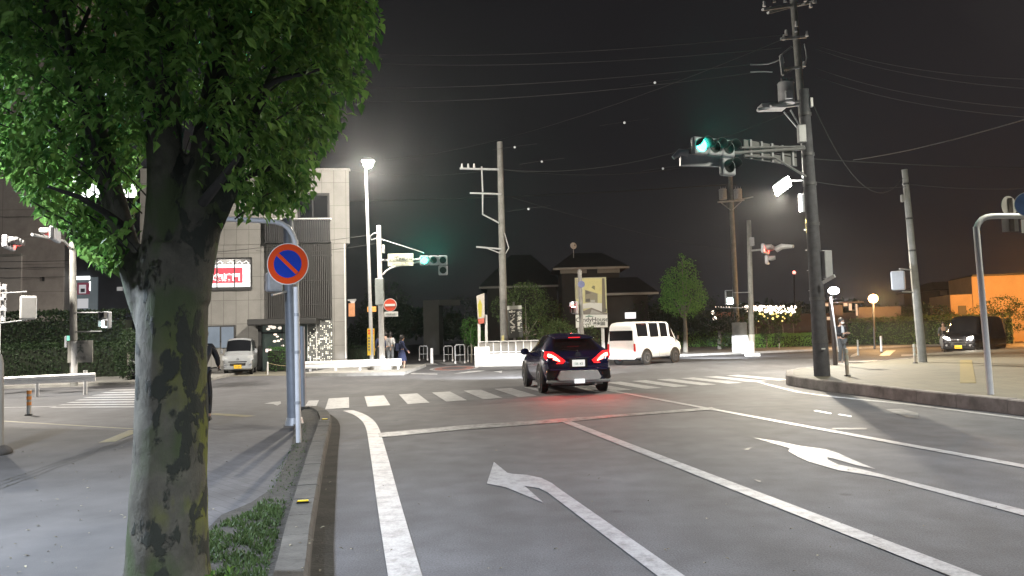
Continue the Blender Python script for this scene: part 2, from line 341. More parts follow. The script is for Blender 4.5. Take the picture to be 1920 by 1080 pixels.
# zebra crossings: one sheet per stripe
za = G(618, 766); zb = G(1060, 738); zax = (zb - za).normalized(); polys = []
zl = 3.1
px_left = [(617, 767), (689, 763), (762, 759), (834, 754), (905, 749), (975, 744), (1043, 740)]
step = ((G(905, 749) - G(689, 763)).length) / 3
for k in range(-1, 15):
    p = G(689, 763) + zax * step * (k - 1) ; q = p + zax * .52
    if k == -1: p, q = G(570, 765), G(592, 764); polys.append([p, q, q + U * 2.0, p + U * 2.0]); continue
    if k == 6 or True: polys.append([p, q, q + U * zl, p + U * zl])
mk('zebra_crossing', polys, WHITEP, .0075)
polys = []
for k in range(8):
    y = 731 + k * 4.6; x0 = 215 - k * 16; polys.append(gp_([(x0, y), (262, y - 1.5), (262, y + 1.1), (x0 - 12, y + 1.7)]))
mk('side_zebra_crossing', polys, WHITEP)
mk('far_zebra_crossing', [gp_(P) for P in ([(1648, 667), (1662, 657), (1680, 656.5), (1668, 666.5)], [(1690, 665), (1745, 663), (1748, 667), (1690, 668)], [(1588, 677), (1645, 675.5), (1645, 678), (1588, 679.5)], [(1596, 666), (1612, 659), (1606, 668), (1594, 670)],
   [(795, 681), (815, 680), (822, 684), (800, 685)], [(822, 680), (845, 679), (862, 683), (838, 684)], [(850, 677), (868, 677), (880, 681), (866, 681.5)], [(808, 676), (838, 675), (836, 677.5), (808, 678)])], WHITEP, .0055)
cc = G(852, 690.5); mb = MB(); mb.disc((cc.x, cc.y, .004), (0, 0, 1), 1.15, 40, .003, 1.0); mb.v = [Vector((cc.x + (p.x - cc.x), cc.y + (p.y - cc.y) * 2.4, p.z)) for p in mb.v]; struct(mb.build('round_road_marking', WHITEP))
mb = MB(); mb.disc((cc.x, cc.y, .004), (0, 0, 1), .95, 40, .003, .6); mb.v = [Vector((p.x, cc.y + (p.y - cc.y) * 2.4, p.z)) for p in mb.v]; struct(mb.build('round_road_marking_inner', REDP))
mb = MB(); line(mb, [G(1190, 674), G(1300, 668.5), G(1420, 663.5), G(1540, 659)], .22, 0, .006); line(mb, [G(575, 703), G(700, 702)], .1, 0, .006); line(mb, [G(105, 762), G(0, 765)], .15, 0, .006); struct(mb.build('far_white_line', WHITEP))
# ---- right-hand traffic island
ZI = .24
ifr = [G(x, y, ZI) for x, y in [(1480, 704), (1545, 713), (1620, 720), (1700, 729), (1800, 739), (1920, 750), (2150, 775)]]
ibk = [G(x, y, ZI) for x, y in [(2150, 640), (1920, 651), (1850, 655), (1740, 663), (1715, 671), (1640, 677), (1560, 684), (1500, 690), (1481, 694)]]
ISL = bricks('island_paving', (.125, .12, .095), (.15, .14, .108), (.07, .068, .055), .3, .3, .2, msz=.006, off=0, bump=.2, stain=.15)
sheet('traffic_island', [(p.x, p.y) for p in ifr + ibk], ZI - .005, ISL, 0)
loop = [Vector((p.x, p.y, 0)) for p in [ibk[-1]] + ifr]; loop = smooth(resample(loop, .2), 3)
kerbstones('island_kerb', loop, .2, 0, ZI + .005, KERB2, 1.0)
loop = [Vector((p.x, p.y, 0)) for p in ibk]; kerbstones('island_back_kerb', resample(loop, .3), .18, 0, ZI + .004, KERB2, 1.0)
struct(MB().prism([tuple(p[:2]) for p in [G(1800, 675, ZI), G(1822, 675, ZI), G(1830, 718, ZI), G(1800, 718, ZI)]], ZI - .01, ZI + .004).build('tactile_paving', mat('tactile_yellow', (.19, .155, .07), .8, 0, .15, 4)))
# far pavement on the right with its kerb
fr = [G(x, y, .12) for x, y in [(1170, 668), (1290, 664), (1420, 659), (1540, 654), (1640, 650), (1900, 640)]]
mb = MB(); struct(mb.prism([(p.x, p.y) for p in fr] + [(p.x * 1.5, p.y * 1.6) for p in fr[::-1]], -.01, .12).build('far_pavement', CONC))
kerbstones('far_kerb', resample([Vector((p.x, p.y, 0)) for p in fr], .5), .16, -.005, .13, CONC, 2.0)
fl = [G(x, y, .1) for x, y in [(-100, 727), (150, 720), (300, 714), (400, 708)]]
struct(MB().prism([(p.x, p.y) for p in fl] + [(p.x - 3, p.y + 20) for p in fl[::-1]], -.01, .1).build('left_far_pavement', CONC))
# forecourt in front of the main building
struct(MB().prism([tuple(G(x, y)[:2]) for x, y in [(400, 706), (480, 705), (560, 704), (560, 690), (400, 690)]], -.01, .006).build('forecourt', mat('forecourt_paving', (.16, .15, .12), .9, 0, .2, 1)))
fl = [G(x, y, .14) for x, y in [(565, 700), (650, 699), (757, 697)]]
struct(MB().prism([(p.x, p.y) for p in fl] + [(p.x, p.y + 8) for p in fl[::-1]], -.01, .14).build('middle_pavement', CONC))
# ---- grass and litter on the soil strip
def leafmesh(name, C, D, Nn, Ln, Wd, mt, parent=None, world=True, detail=True, droop=.25):
    """C centres, D directions, Nn normals (n,3 arrays), one leaf each"""
    D = D / np.linalg.norm(D, axis=1, keepdims=True); B = np.cross(D, Nn); B /= np.linalg.norm(B, axis=1, keepdims=True) + 1e-9; Z = np.cross(B, D)
    Ln = Ln[:, None]; Wd = Wd[:, None]; n = len(C)
    if detail:
        V = [C, C + D * Ln * .35 - B * Wd * .5 + Z * Wd * .14, C + D * Ln * .62 - B * Wd * .36 + Z * Wd * .08, C + D * Ln - Z * Ln * droop, C + D * Ln * .62 + B * Wd * .36 + Z * Wd * .08, C + D * Ln * .35 + B * Wd * .5 + Z * Wd * .14, C + D * Ln * .45 - Z * Wd * .05]
        F = np.array([(0, 6, 1, 1), (6, 3, 2, 1), (0, 5, 6, 6), (6, 5, 4, 3)]); k = 7
        faces = []
        base = np.arange(n) * k
        tri = np.stack([base, base + 6, base + 1], 1).tolist() + np.stack([base, base + 5, base + 6], 1).tolist()
        quad = np.stack([base + 6, base + 3, base + 2, base + 1], 1).tolist() + np.stack([base + 6, base + 5, base + 4, base + 3], 1).tolist()
        faces = tri + quad
    else:
        V = [C, C + D * Ln * .45 - B * Wd * .5, C + D * Ln - Z * Ln * droop, C + D * Ln * .45 + B * Wd * .5]; k = 4
        base = np.arange(n) * k; faces = np.stack([base, base + 3, base + 2, base + 1], 1).tolist()
    V = np.stack(V, 1).reshape(-1, 3)
    if parent and world:
        Mi = np.array(WM[parent.name].inverted()); V = V @ Mi[:3, :3].T + Mi[:3, 3]
    me = bpy.data.meshes.new(name); me.from_pydata(V.tolist(), [], faces); me.update(); me.materials.append(mt)
    o = bpy.data.objects.new(name, me); COL.objects.link(o); o.parent = parent; WM[o.name] = WM[parent.name] if parent else Matrix.Identity(4); return o
def unit(n):
    v = rng.normal(size=(n, 3)); return v / np.linalg.norm(v, axis=1, keepdims=True)
def inpoly(P, x, y):
    c = np.zeros(len(x), bool); n = len(P)
    for i in range(n):
        x0, y0 = P[i]; x1, y1 = P[(i + 1) % n]
        if y0 == y1: continue
        t = ((y0 > y) != (y1 > y)) & (x < (x1 - x0) * (y - y0) / (y1 - y0) + x0); c ^= t
    return c
GRS = leafmat('grass_blades', (.035, .065, .02), (.11, .17, .06), .3)
def grass(name, poly, n, h, label, zb=.11):
    P = [(p[0], p[1]) for p in poly]; xs = [p[0] for p in P]; ys = [p[1] for p in P]
    x = rng.uniform(min(xs), max(xs), n * 3); y = rng.uniform(min(ys), max(ys), n * 3); k = inpoly(P, x, y)
    nz_ = np.array([noise.noise(Vector((a * 5, b * 5, 0))) for a, b in zip(x, y)]); k &= nz_ > rng.uniform(-.5, .2, len(x)); x = x[k][:n]; y = y[k][:n]; m = len(x)
    C = np.stack([x, y, np.full(m, zb)], 1); D = unit(m) * .6; D[:, 2] = 1
    o = leafmesh(name, C, D, unit(m), rng.uniform(.4, 1, m) * h, rng.uniform(.006, .016, m), GRS, detail=False, droop=.3)
    o['kind'] = 'stuff'; o['label'] = label; return o
g1 = [G(x, y, .11) for x, y in [(376, 1150), (384, 1010), (412, 985), (450, 972), (500, 940), (535, 945), (523, 1000), (500, 1080), (490, 1150)]]
grass('grass', g1, 5200, .06, 'short green grass on the soil strip beside the near tree trunk')
g2 = [G(x, y, .11) for x, y in [(500, 925), (520, 880), (545, 840), (560, 800), (575, 795), (575, 850), (550, 930), (525, 985)]]
grass('low_weeds', g2, 2600, .035, 'thin weeds along the inner edge of the left kerb')
# fallen leaves and grit
C = []; 
for _ in range(130):
    x = random.uniform(0, 640); y = random.uniform(830, 1075) if x < 540 else random.uniform(790, 1075)
    if 250 < x < 385: continue
    C.append(G(x, y, .114 if x < 500 else .165)[:])
for _ in range(60):
    p = G(random.uniform(600, 1900), random.uniform(800, 1075), .01)
    C.append(p[:])
C = np.array(C); m = len(C); D = unit(m); D[:, 2] *= .15; Nn = np.tile([0, 0, 1.], (m, 1)) + unit(m) * .2
o = leafmesh('leaf_litter', C, D, Nn, rng.uniform(.012, .04, m), rng.uniform(.008, .02, m), leafmat('litter', (.05, .04, .02), (.35, .32, .22), .1)); o['kind'] = 'stuff'; o['label'] = 'scattered bits of dry leaf and grit on pavement and road'
# ================================================================ near tree
def bark():
    m = mat('mottled_bark', (.12, .13, .10), .85, 0, 0); n, l, p = ns(m); t = n.new('ShaderNodeTexCoord')
    def noi(sc, det, vec=None, w=0, rough=.5):
        x = n.new('ShaderNodeTexNoise'); x.inputs['Scale'].default_value = sc; x.inputs['Detail'].default_value = det; x.inputs['Roughness'].default_value = rough; x.inputs['Distortion'].default_value = .35
        mp = n.new('ShaderNodeMapping'); mp.inputs['Location'].default_value = (w, w * 2, w * .7); mp.inputs['Scale'].default_value = vec or (1, 1, 1); l.new(t.outputs['Object'], mp.inputs[0]); l.new(mp.outputs[0], x.inputs[0]); return x.outputs[0]
    def step(x, a, b):
        r = n.new('ShaderNodeMapRange'); r.inputs[1].default_value = a; r.inputs[2].default_value = b; l.new(x, r.inputs[0]); return r.outputs[0]
    def mix(f, a, b):
        q = n.new('ShaderNodeMix'); q.data_type = 'RGBA'; l.new(f, q.inputs[0])
        for v, i in ((a, 6), (b, 7)):
            if isinstance(v, tuple): q.inputs[i].default_value = (*v, 1)
            else: l.new(v, q.inputs[i])
        return q.outputs[2]
    base = mix(step(noi(5, 9, rough=.7), .35, .65), (.058, .056, .042), (.118, .112, .084))
    base = mix(step(noi(3.1, 5, (1, 1, .6), 3.3), .5, .62), base, (.055, .075, .03))
    yel = step(noi(3.4, 6, (1, 1, .55), 8.1), .42, .54)
    sp = n.new('ShaderNodeSeparateXYZ'); l.new(t.outputs['Object'], sp.inputs[0])
    low = step(sp.outputs[2], 1.6, 1.0); mr = step(sp.outputs[0], -.02, .10); mm = n.new('ShaderNodeMath'); mm.operation = 'MULTIPLY'; l.new(yel, mm.inputs[0]); l.new(mr, mm.inputs[1]); yel = mm.outputs[0]
    q = n.new('ShaderNodeMath'); q.operation = 'MULTIPLY'; l.new(yel, q.inputs[0]); l.new(low, q.inputs[1])
    base = mix(q.outputs[0], base, (.13, .145, .022))
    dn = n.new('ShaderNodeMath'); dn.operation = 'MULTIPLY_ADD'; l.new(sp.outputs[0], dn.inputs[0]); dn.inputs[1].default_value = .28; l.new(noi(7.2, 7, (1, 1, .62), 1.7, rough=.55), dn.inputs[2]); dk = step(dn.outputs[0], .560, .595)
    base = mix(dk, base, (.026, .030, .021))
    l.new(base, p.inputs['Base Color'])
    b = n.new('ShaderNodeBump'); b.inputs['Strength'].default_value = .9; b.inputs['Distance'].default_value = .014
    ad = n.new('ShaderNodeMath'); ad.operation = 'ADD'; l.new(noi(28, 8, (1, 1, .5), rough=.7), ad.inputs[0]); mu = n.new('ShaderNodeMath'); mu.operation = 'MULTIPLY'; l.new(dk, mu.inputs[0]); mu.inputs[1].default_value = .6
    l.new(mu.outputs[0], ad.inputs[1]); l.new(ad.outputs[0], b.inputs['Height']); l.new(b.outputs[0], p.inputs['Normal']); return m
BARK = bark()
TD = 4.35
tb = A(316, 1060, TD); tb.z = .1
tree = T('street_tree', 'large leafy street tree with mottled flaking bark, nearest the camera on the left pavement', 'tree', tb)
def tpath(pts): # (x px, y px, depth, radius)
    return [A(x, y, d) for x, y, d, r in pts], [r for *_, r in pts]
def wobtube(mb, pts, n=22, amp=.03, caps=True):
    P, Rr = tpath(pts); 
    # resample smoothly
    Q = []; q = []
    for i in range(len(P) - 1):
        k = max(1, int((P[i + 1] - P[i]).length / .06))
        for j in range(k): Q.append(P[i].lerp(P[i + 1], j / k)); q.append(Rr[i] + (Rr[i + 1] - Rr[i]) * j / k)
    Q.append(P[-1]); q.append(Rr[-1]); Q = smooth(Q, 4) if len(Q) > 4 else Q
    o = len(mb.v); mb.tube(Q, q, n, False); mb.f += [tuple(range(o, o + n)), tuple(range(o + (len(Q) - 1) * n, o + len(Q) * n))]; mb.sm += [True, True]
    for i, v in enumerate(mb.v[o:]):
        kk = min(i // n, len(Q) - 1); c = Q[kk]; d = (v - c)
        mb.v[o + i] = c + d * (1 + amp * 2.2 * noise.noise(v * 3.1) + amp * noise.noise(v * 9))
mb = MB()
base = [(312, 1250, TD, .25), (313, 1130, TD, .25), (315, 1060, TD, .219), (317, 960, TD, .203), (320, 820, TD, .194), (322, 700, TD, .190), (324, 600, TD, .190), (328, 520, TD, .182), (332, 460, TD, .165)]
wobtube(mb, base, 28)
wobtube(mb, [(306, 560, TD, .15), (310, 470, TD, .13), (313, 400, TD, .115), (312, 320, TD - .05, .105), (306, 220, TD - .1, .095), (300, 60, TD - .15, .08), (296, -250, TD - .2, .05), (290, -700, TD - .2, .02)])
wobtube(mb, [(344, 560, TD, .15), (358, 470, TD, .14), (376, 400, TD, .125), (388, 320, TD, .115), (402, 220, TD + .05, .095), (425, 60, TD + .1, .075), (450, -250, TD + .2, .05), (480, -600, TD + .2, .02)])
wobtube(mb, [(300, 660, TD, .08), (282, 600, TD, .085), (260, 540, TD, .082), (242, 480, TD - .01, .072), (228, 430, TD - .03, .070), (214, 380, TD - .04, .066), (200, 325, TD - .08, .06), (182, 240, TD - .15, .055), (150, 130, TD - .2, .045), (95, 30, TD - .25, .035), (20, -120, TD - .3, .02)])
wobtube(mb, [(385, 440, TD, .07), (420, 395, TD + .02, .05), (440, 330, TD + .05, .045), (470, 240, TD + .1, .035), (520, 120, TD + .1, .025)], 12)
o = mb.build('trunk', BARK, tree)
rm = o.modifiers.new('r', 'REMESH'); rm.mode = 'VOXEL'; rm.voxel_size = .016; rm.use_smooth_shade = True
sm = o.modifiers.new('s', 'SMOOTH'); sm.iterations = 3; sm.factor = .5
TWIG = mat('twig_bark', (.04, .038, .033), .9, 0, .2, 9)
for P in ([(206, 330, 4.25, .035), (175, 270, 4.1, .028), (140, 150, 3.95, .02), (120, 20, 3.9, .012)], [(215, 350, 4.25, .03), (170, 300, 4.35, .022), (110, 240, 4.4, .016), (40, 190, 4.4, .008)],
          [(240, 430, 4.3, .026), (200, 400, 4.1, .02), (150, 370, 3.9, .014), (90, 350, 3.8, .007)], [(200, 300, 4.2, .028), (190, 180, 4.3, .02), (195, 60, 4.4, .014), (200, -60, 4.4, .01)],
          [(310, 300, 4.3, .035), (270, 210, 4.5, .025), (240, 90, 4.7, .018), (220, -40, 4.8, .01)], [(400, 260, 4.4, .035), (450, 190, 4.2, .025), (520, 150, 4.0, .016), (600, 130, 3.95, .008)],
          [(440, 340, 4.4, .025), (490, 320, 4.5, .018), (560, 300, 4.55, .008)], [(180, 240, 4.2, .02), (150, 180, 4.15, .014), (100, 90, 4.1, .01), (60, 40, 4.1, .008)], [(120, 90, 4.1, .016), (150, 60, 4.1, .012), (170, 10, 4.1, .01)],
          [(380, 380, 4.2, .03), (420, 330, 4.0, .022), (450, 290, 3.9, .012)], [(390, 180, 4.4, .03), (460, 60, 4.6, .02), (560, -20, 4.7, .012)]):
    m2 = MB(); p, r = tpath(P); m2.tube(p, r, 7); m2.build('branch', TWIG, tree)
# crown: clumps of leaves through an inflated volume
OUT = [(706, -60), (716, 30), (719, 100), (700, 155), (672, 190), (655, 228), (628, 262), (612, 300), (596, 322), (590, 360), (570, 395), (525, 412), (480, 405), (440, 420), (405, 432), (385, 380), (350, 330), (300, 320), (285, 330), (270, 400), (262, 440), (240, 470), (218, 512), (180, 498), (150, 470), (135, 440), (100, 410), (55, 392), (35, 360), (0, 330), (-40, 290), (-90, 230), (-110, 100), (-100, -200), (-60, -560), (150, -820), (400, -860), (600, -600), (690, -320)]
cy = 4.45
OW = [(A(x, y, cy).x, A(x, y, cy).z) for x, y in OUT]
def edist(x, z):
    d = np.full(len(x), 1e9); n = len(OW)
    for i in range(n):
        a = np.array(OW[i]); b = np.array(OW[(i + 1) % n]); ab = b - a; t = np.clip(((x - a[0]) * ab[0] + (z - a[1]) * ab[1]) / (ab @ ab), 0, 1)
        d = np.minimum(d, np.hypot(x - a[0] - t * ab[0], z - a[1] - t * ab[1]))
    return d
xs = [p[0] for p in OW]; zs = [p[1] for p in OW]
def crown_pts(n, inset):
    x = rng.uniform(min(xs), max(xs), n * 4); z = rng.uniform(min(zs), max(zs), n * 4); k = inpoly(OW, x, z); x = x[k]; z = z[k]; d = edist(x, z); k = d > inset; x = x[k]; z = z[k]; d = d[k]
    half = 1.35 * np.sqrt(np.clip((d - inset) / 1.0, 0, 1)); u = rng.uniform(-1, 1, len(x)); u = np.sign(u) * np.abs(u) ** .75
    y = cy + u * half; return np.stack([x, y, z], 1)[:n]
CC = crown_pts(2500, .11)
_x = rng.uniform(40, 262, 900); _y = rng.uniform(330, 512, 900); _k = inpoly([(40, 360), (60, 390), (135, 440), (180, 495), (218, 505), (262, 420), (225, 395), (150, 385), (90, 340)], _x, _y); _x = _x[_k][:110]; _y = _y[_k][:110]
CC = np.concatenate([CC, np.array([A(a, b, random.uniform(3.9, 4.6))[:] for a, b in zip(_x, _y)])])
hole = [(A(x, y, cy).x, A(x, y, cy).z, r) for x, y, r in [(148, 342, .10), (190, 352, .13), (238, 350, .08), (100, 180, .05)]]
LC = []; LD = []; LN = []
cen = np.array([A(330, 60, cy).x, cy, 3.6])
for c in CC:
    if any(math.hypot(c[0] - h[0], c[2] - h[1]) < h[2] + .04 for h in hole) or (c[1] < 4.3 and c[2] > 2.1 and abs(c[0] + 1.9) < .55 and c[2] < 2.45): continue
    out = c - cen; out[2] *= .25; out /= np.linalg.norm(out) + 1e-6
    # a drooping spray: leaves in two rows along a twig
    tw = out * .8 + np.array([rng.normal() * .45, rng.normal() * .45, -.25 + rng.normal() * .25]); tw /= np.linalg.norm(tw); side = np.cross(tw, [0, 0, 1]); side /= np.linalg.norm(side)
    for _ in range(2):
        off = rng.normal(size=3) * .05
        tw2 = tw + rng.normal(size=3) * .35; tw2 /= np.linalg.norm(tw2); s2 = np.cross(tw2, [0, 0, 1]); s2 /= np.linalg.norm(s2) + 1e-6; k = 9
        for j in range(k):
            p = c + off + tw2 * (.025 * (j - 3)) + np.array([0, 0, -.0035 * j * j * .5]); sg = 1 if j % 2 else -1
            LC.append(p); LD.append(tw2 * .6 + s2 * sg * .9 + np.array([0, 0, -.45]) + rng.normal(size=3) * .25); LN.append(np.array([0, 0, 1]) + rng.normal(size=3) * .35)
LC = np.array(LC); LD = np.array(LD); LN = np.array(LN)
def topx(P):
    q = (np.array(P) - [0, 0, CAMH]) @ np.array(CM); return 960 + q[:, 0] / -q[:, 2] * FPX, 540 - q[:, 1] / -q[:, 2] * FPX
ux, uy = topx(LC + LD / np.linalg.norm(LD, axis=1, keepdims=True) * .05)
# trim the crown to its grown outline, with a ragged edge, and keep the fork of the stems free of leaves
jx = ux + rng.normal(size=len(ux)) * 9; jy = uy + rng.normal(size=len(ux)) * 9
OT = [(x, y) if i not in () else (x, y) for i, (x, y) in enumerate(OUT)]
keep = inpoly(OT, jx, jy) | (ux < -30)
fork = inpoly([(255, 330), (285, 262), (330, 225), (395, 235), (425, 320), (405, 430), (255, 520)], ux, uy) & (rng.random(len(ux)) < .95); keep &= ~fork
LC = LC[keep]; LD = LD[keep]; LN = LN[keep]; n = len(LC)
LEAF = leafmat('broad_leaf', (.055, .16, .03), (.27, .46, .11), .50, .42)
leafmesh('crown', LC, LD, LN, rng.uniform(.045, .095, n), rng.uniform(.028, .05, n), LEAF, tree)
mb = MB()
for c in CC[::6]:
    q = Vector(c); o = (q - Vector(cen)); o.z = .3; e = q - o.normalized() * .22 - Vector((0, 0, .03)); mb.tube([e, q], [.005, .003], 4)
mb.build('twig', TWIG, tree)
# small shoots at the foot
mb = None
C = np.array([[tb.x + .19 + random.uniform(-.05, .2), tb.y - .2 + random.uniform(-.1, .25), .11 + random.uniform(0, .1)] for _ in range(90)]); D = unit(90); D[:, 2] = np.abs(D[:, 2]) + .3
leafmesh('shoots', C, D, unit(90), rng.uniform(.03, .06, 90), rng.uniform(.01, .025, 90), LEAF, tree)
# ================================================================ far trees and hedges
LF1 = leafmat('bright_foliage', (.03, .10, .02), (.085, .20, .04), .3); LFH = leafmat('lawn_green_foliage', (.08, .22, .04), (.22, .44, .10), .3); LF2 = leafmat('dark_foliage', (.013, .030, .010), (.030, .055, .020), .2); LF3 = leafmat('olive_foliage', (.045, .085, .028), (.11, .165, .055), .25)
BRK2 = mat('plain_bark', (.22, .21, .18), .9, 0, .3, 5, .4)
def far_tree(base, h, crown, label, lm, n=3500, ls=.16, tr=.13, group=None, trunk_h=None, gap=.35):
    """crown: list of (dx,dy,z,rx,rz) lobes"""
    o = T('tree', label, 'tree', base, 0, group); C = []; tot = sum(r * r for *_, r, _ in crown)
    for dx, dy, z, r, rz in crown:
        k = int(n * r * r / tot); u = unit(k); rad = rng.uniform(.45, 1, k) ** .6
        p = u * rad[:, None] * np.array([r, r, rz]) + np.array([base[0] + dx, base[1] + dy, base[2] + z])
        nn = np.array([noise.noise(Vector(q * (1.6 / max(r, .6)))) for q in p]); p = p[nn > -gap + rng.uniform(-.2, .2, len(p))]; C.append(p)
    C = np.concatenate(C); k = len(C); D = unit(k); D[:, 2] -= .3
    leafmesh('crown', C, D, unit(k), rng.uniform(.6, 1.2, k) * ls, rng.uniform(.5, .9, k) * ls * .7, lm, o, detail=False)
    th = trunk_h or h * .6; mb = MB(); b = Vector(base); mb.tube([b, b + Vector((.05, 0, th * .5)), b + Vector((0, 0, th))], [tr, tr * .8, tr * .5], 8)
    for dx, dy, z, r, rz in crown: mb.tube([b + Vector((0, 0, th * .7)), b + Vector((dx * .8, dy * .8, z))], [tr * .45, tr * .15], 6)
    mb.build('trunk', BRK2, o); return o
def hedge(name, pts, w, h, label, lm, dens=420, ls=.1, z0=.1, cat='hedge'):
    """pts: centre line"""
    pts = [Vector((p[0], p[1], 0)) for p in pts]; o = T(name, label, cat, (pts[0].x, pts[0].y, z0)); mb = MB()
    P = resample(pts, .5); strip(mb, P, w * .8, z0, z0 + h * .86); mb.build('stems', mat('hedge_core', (.012, .018, .008), .95, 0, .3, 5), o)
    C = []; Nn = []
    for a, b in zip(P, P[1:]):
        k = int(dens * (b - a).length * (w + 2 * h) / 4); t = (b - a).normalized(); s = Vector((t.y, -t.x, 0))
        for _ in range(k):
            q = random.random() * (w + 2 * h); c = a.lerp(b, random.random()); bump = .07 * noise.noise(c * 1.3) + random.uniform(-.06, .05)
            if q < h: pos = c - s * (w / 2 + bump) + Vector((0, 0, z0 + q)); nr = -s
            elif q < h + w: pos = c + s * (q - h - w / 2) + Vector((0, 0, z0 + h + bump)); nr = Vector((0, 0, 1))
            else: pos = c + s * (w / 2 + bump) + Vector((0, 0, z0 + q - h - w)); nr = s
            C.append(pos[:]); Nn.append(nr[:])
    C = np.array(C); Nn = np.array(Nn) + unit(len(C)) * .6; k = len(C)
    leafmesh('foliage', C, unit(k) + [0, 0, .3], Nn, rng.uniform(.6, 1.2, k) * ls, rng.uniform(.4, .7, k) * ls, lm, o, detail=False); return o
def gz(x, y, d):  # ground point under pixel at depth d
    p = A(x, y, d); p.z = 0; return p
b = gz(1283, 600, 50); k = 50 / FPX
far_tree(b, 6.4, [(0, 0, 3.9, 1.45, 1.6), (-.5, .1, 4.7, 1.0, 1.1), (.4, 0, 5.4, .7, 1.0), (.7, .2, 3.7, 1.0, 1.1), (-.8, -.3, 3.5, .9, .9), (0, 0, 6.1, .35, .6)], 'bright green round street tree with pale trunk behind the far hedge', LFH, 5200, .16, .17, trunk_h=3.2)
b = gz(985, 560, 46)
far_tree(b, 5.5, [(0, 0, 3.7, 1.5, 1.1), (-1.2, .3, 3.2, 1.0, .9), (1.3, .2, 2.9, 1.1, .9), (.2, 0, 2.0, 1.6, .9), (2.0, .3, 1.8, 1.0, .8)], 'broad dark green tree behind the vertical black shop sign', LF3, 5200, .15, .1, trunk_h=2)
b = gz(882, 610, 44)
far_tree(b, 3, [(0, 0, 1.9, .65, .8), (.3, .2, 1.4, .6, .6)], 'small green shrub left of the yellow house-shaped sign', LF1, 1500, .12, .06, trunk_h=1.5)
b = gz(1050, 610, 42)
far_tree(b, 3, [(0, 0, 1.7, .8, .7), (-.7, .2, 1.4, .6, .6), (.6, 0, 1.3, .6, .6), (1.6, .4, 1.3, .7, .8)], 'olive bush with thin stems below the advertising billboard', LF3, 2600, .11, .06, trunk_h=1.3)
for (x, y, d, r, h, lab) in [(1215, 560, 58, 2.4, 4.2, 'dark tree behind the white van and left of the bright green tree'), (1345, 560, 56, 2.2, 3.8, 'dark tree right of the bright green tree'), (1470, 560, 75, 3.2, 4.0, 'dark broad tree above the fairy lights'), (1540, 560, 80, 3.0, 3.5, 'dark tree behind the thick concrete signal pole'),
                              (870, 560, 70, 2.6, 5.0, 'dark tree left of the tiled roof house'), (720, 560, 62, 2.0, 6.0, 'dark tree behind the no-entry sign'), (1735, 600, 60, 2.2, 3.0, 'dark round tree behind the leaning signal pole')]:
    b = gz(x, y, d); far_tree(b, h, [(0, 0, h * .72, r, h * .36), (-r * .6, .3, h * .55, r * .7, h * .28), (r * .6, -.2, h * .58, r * .7, h * .3), (r * .2, 0, h * .35, r * .9, h * .3)], lab, LF2, 3000, .24, .16, trunk_h=h * .6, gap=.25)
b = gz(1880, 590, 48)
far_tree(b, 3.2, [(0, 0, 2.7, 1.1, .6), (-1.2, .2, 2.2, .9, .6), (1.3, .1, 2.4, 1.0, .6), (0, 0, 1.6, 1.6, .8)], 'straggly garden bush in front of the orange-lit wall', LF3, 2600, .14, .06, trunk_h=2.2)
for i, (x, lab) in enumerate([(1434, 'darker left one of the two clipped shrubs in front of the far bright hedge'), (1457, 'slim right one of the two clipped shrubs in front of the far bright hedge')]):
    b = G(x, 657); b.y -= .4; far_tree(b, 1.6, [(0, 0, 1.3, .42 - .12 * i, .5), (-.1, 0, .8, .25, .35)], lab, LF2, 700, .1, .05, 'clipped shrubs by the far hedge', 1.0)
h0 = [G(1275, 655), G(1395, 653)]
hedge('hedge', [h0[0] + Vector((-1, 3.0, 0)), h0[1] + Vector((0, 3.0, 0))], 2.0, 1.25, 'leafy green hedge right of the white van', LFH, 900, .13)
hedge('hedge', [G(1405, 657) + Vector((0, 2.5, 0)), G(1560, 652) + Vector((0, 2.5, 0))], 1.6, .95, 'clipped bright green hedge below the fairy lights', LFH, 1300, .1)
hedge('hedge', [gz(-150, 650, 33), gz(250, 650, 35.5)], 2.0, 1.5, 'low clipped hedge behind the left guardrail', LF2, 600, .12)
hedge('hedge', [gz(-200, 650, 37), gz(130, 640, 38), gz(245, 640, 38.5)], 2.0, 3.1, 'tall dark hedge in front of the grey concrete wall', LF2, 560, .17)
hedge('hedge', [gz(505, 650, 38.0), gz(552, 650, 38.1)], .7, 1.15, 'trimmed hedge in front of the glass entrance', LF1, 900, .08, .05)
hedge('hedge', [gz(1600, 640, 60), gz(1740, 640, 55), gz(1900, 640, 52)], 1.5, 2.0, 'long brown-green hedge lit by the orange lamp', LF3, 300, .16)
hedge('hedge', [gz(640, 650, 44), gz(700, 650, 43.5)], 1.0, 1.0, 'dark hedge between the main building and the no-entry sign', LF2, 500, .1)
# far wood closing the horizon behind the streets
C = []
for _ in range(16000):
    x = random.uniform(560, 1960) if random.random() < .8 else random.uniform(-300, 560); d = random.uniform(84, 100); p = gz(x, 600, d)
    top = 3.6 + 2.6 * noise.noise(Vector((p.x * .12, 3, 0))) + 1.2 * noise.noise(Vector((p.x * .5, 7, 0)))
    C.append((p.x, p.y, random.uniform(.2, 1) ** .6 * top))
C = np.array(C); k = len(C)
o = leafmesh('far_wood', C, unit(k), unit(k), rng.uniform(.5, .9, k), rng.uniform(.4, .7, k), LF2, detail=False); o['kind'] = 'stuff'; o['label'] = 'dark far-off trees closing the ends of the streets'
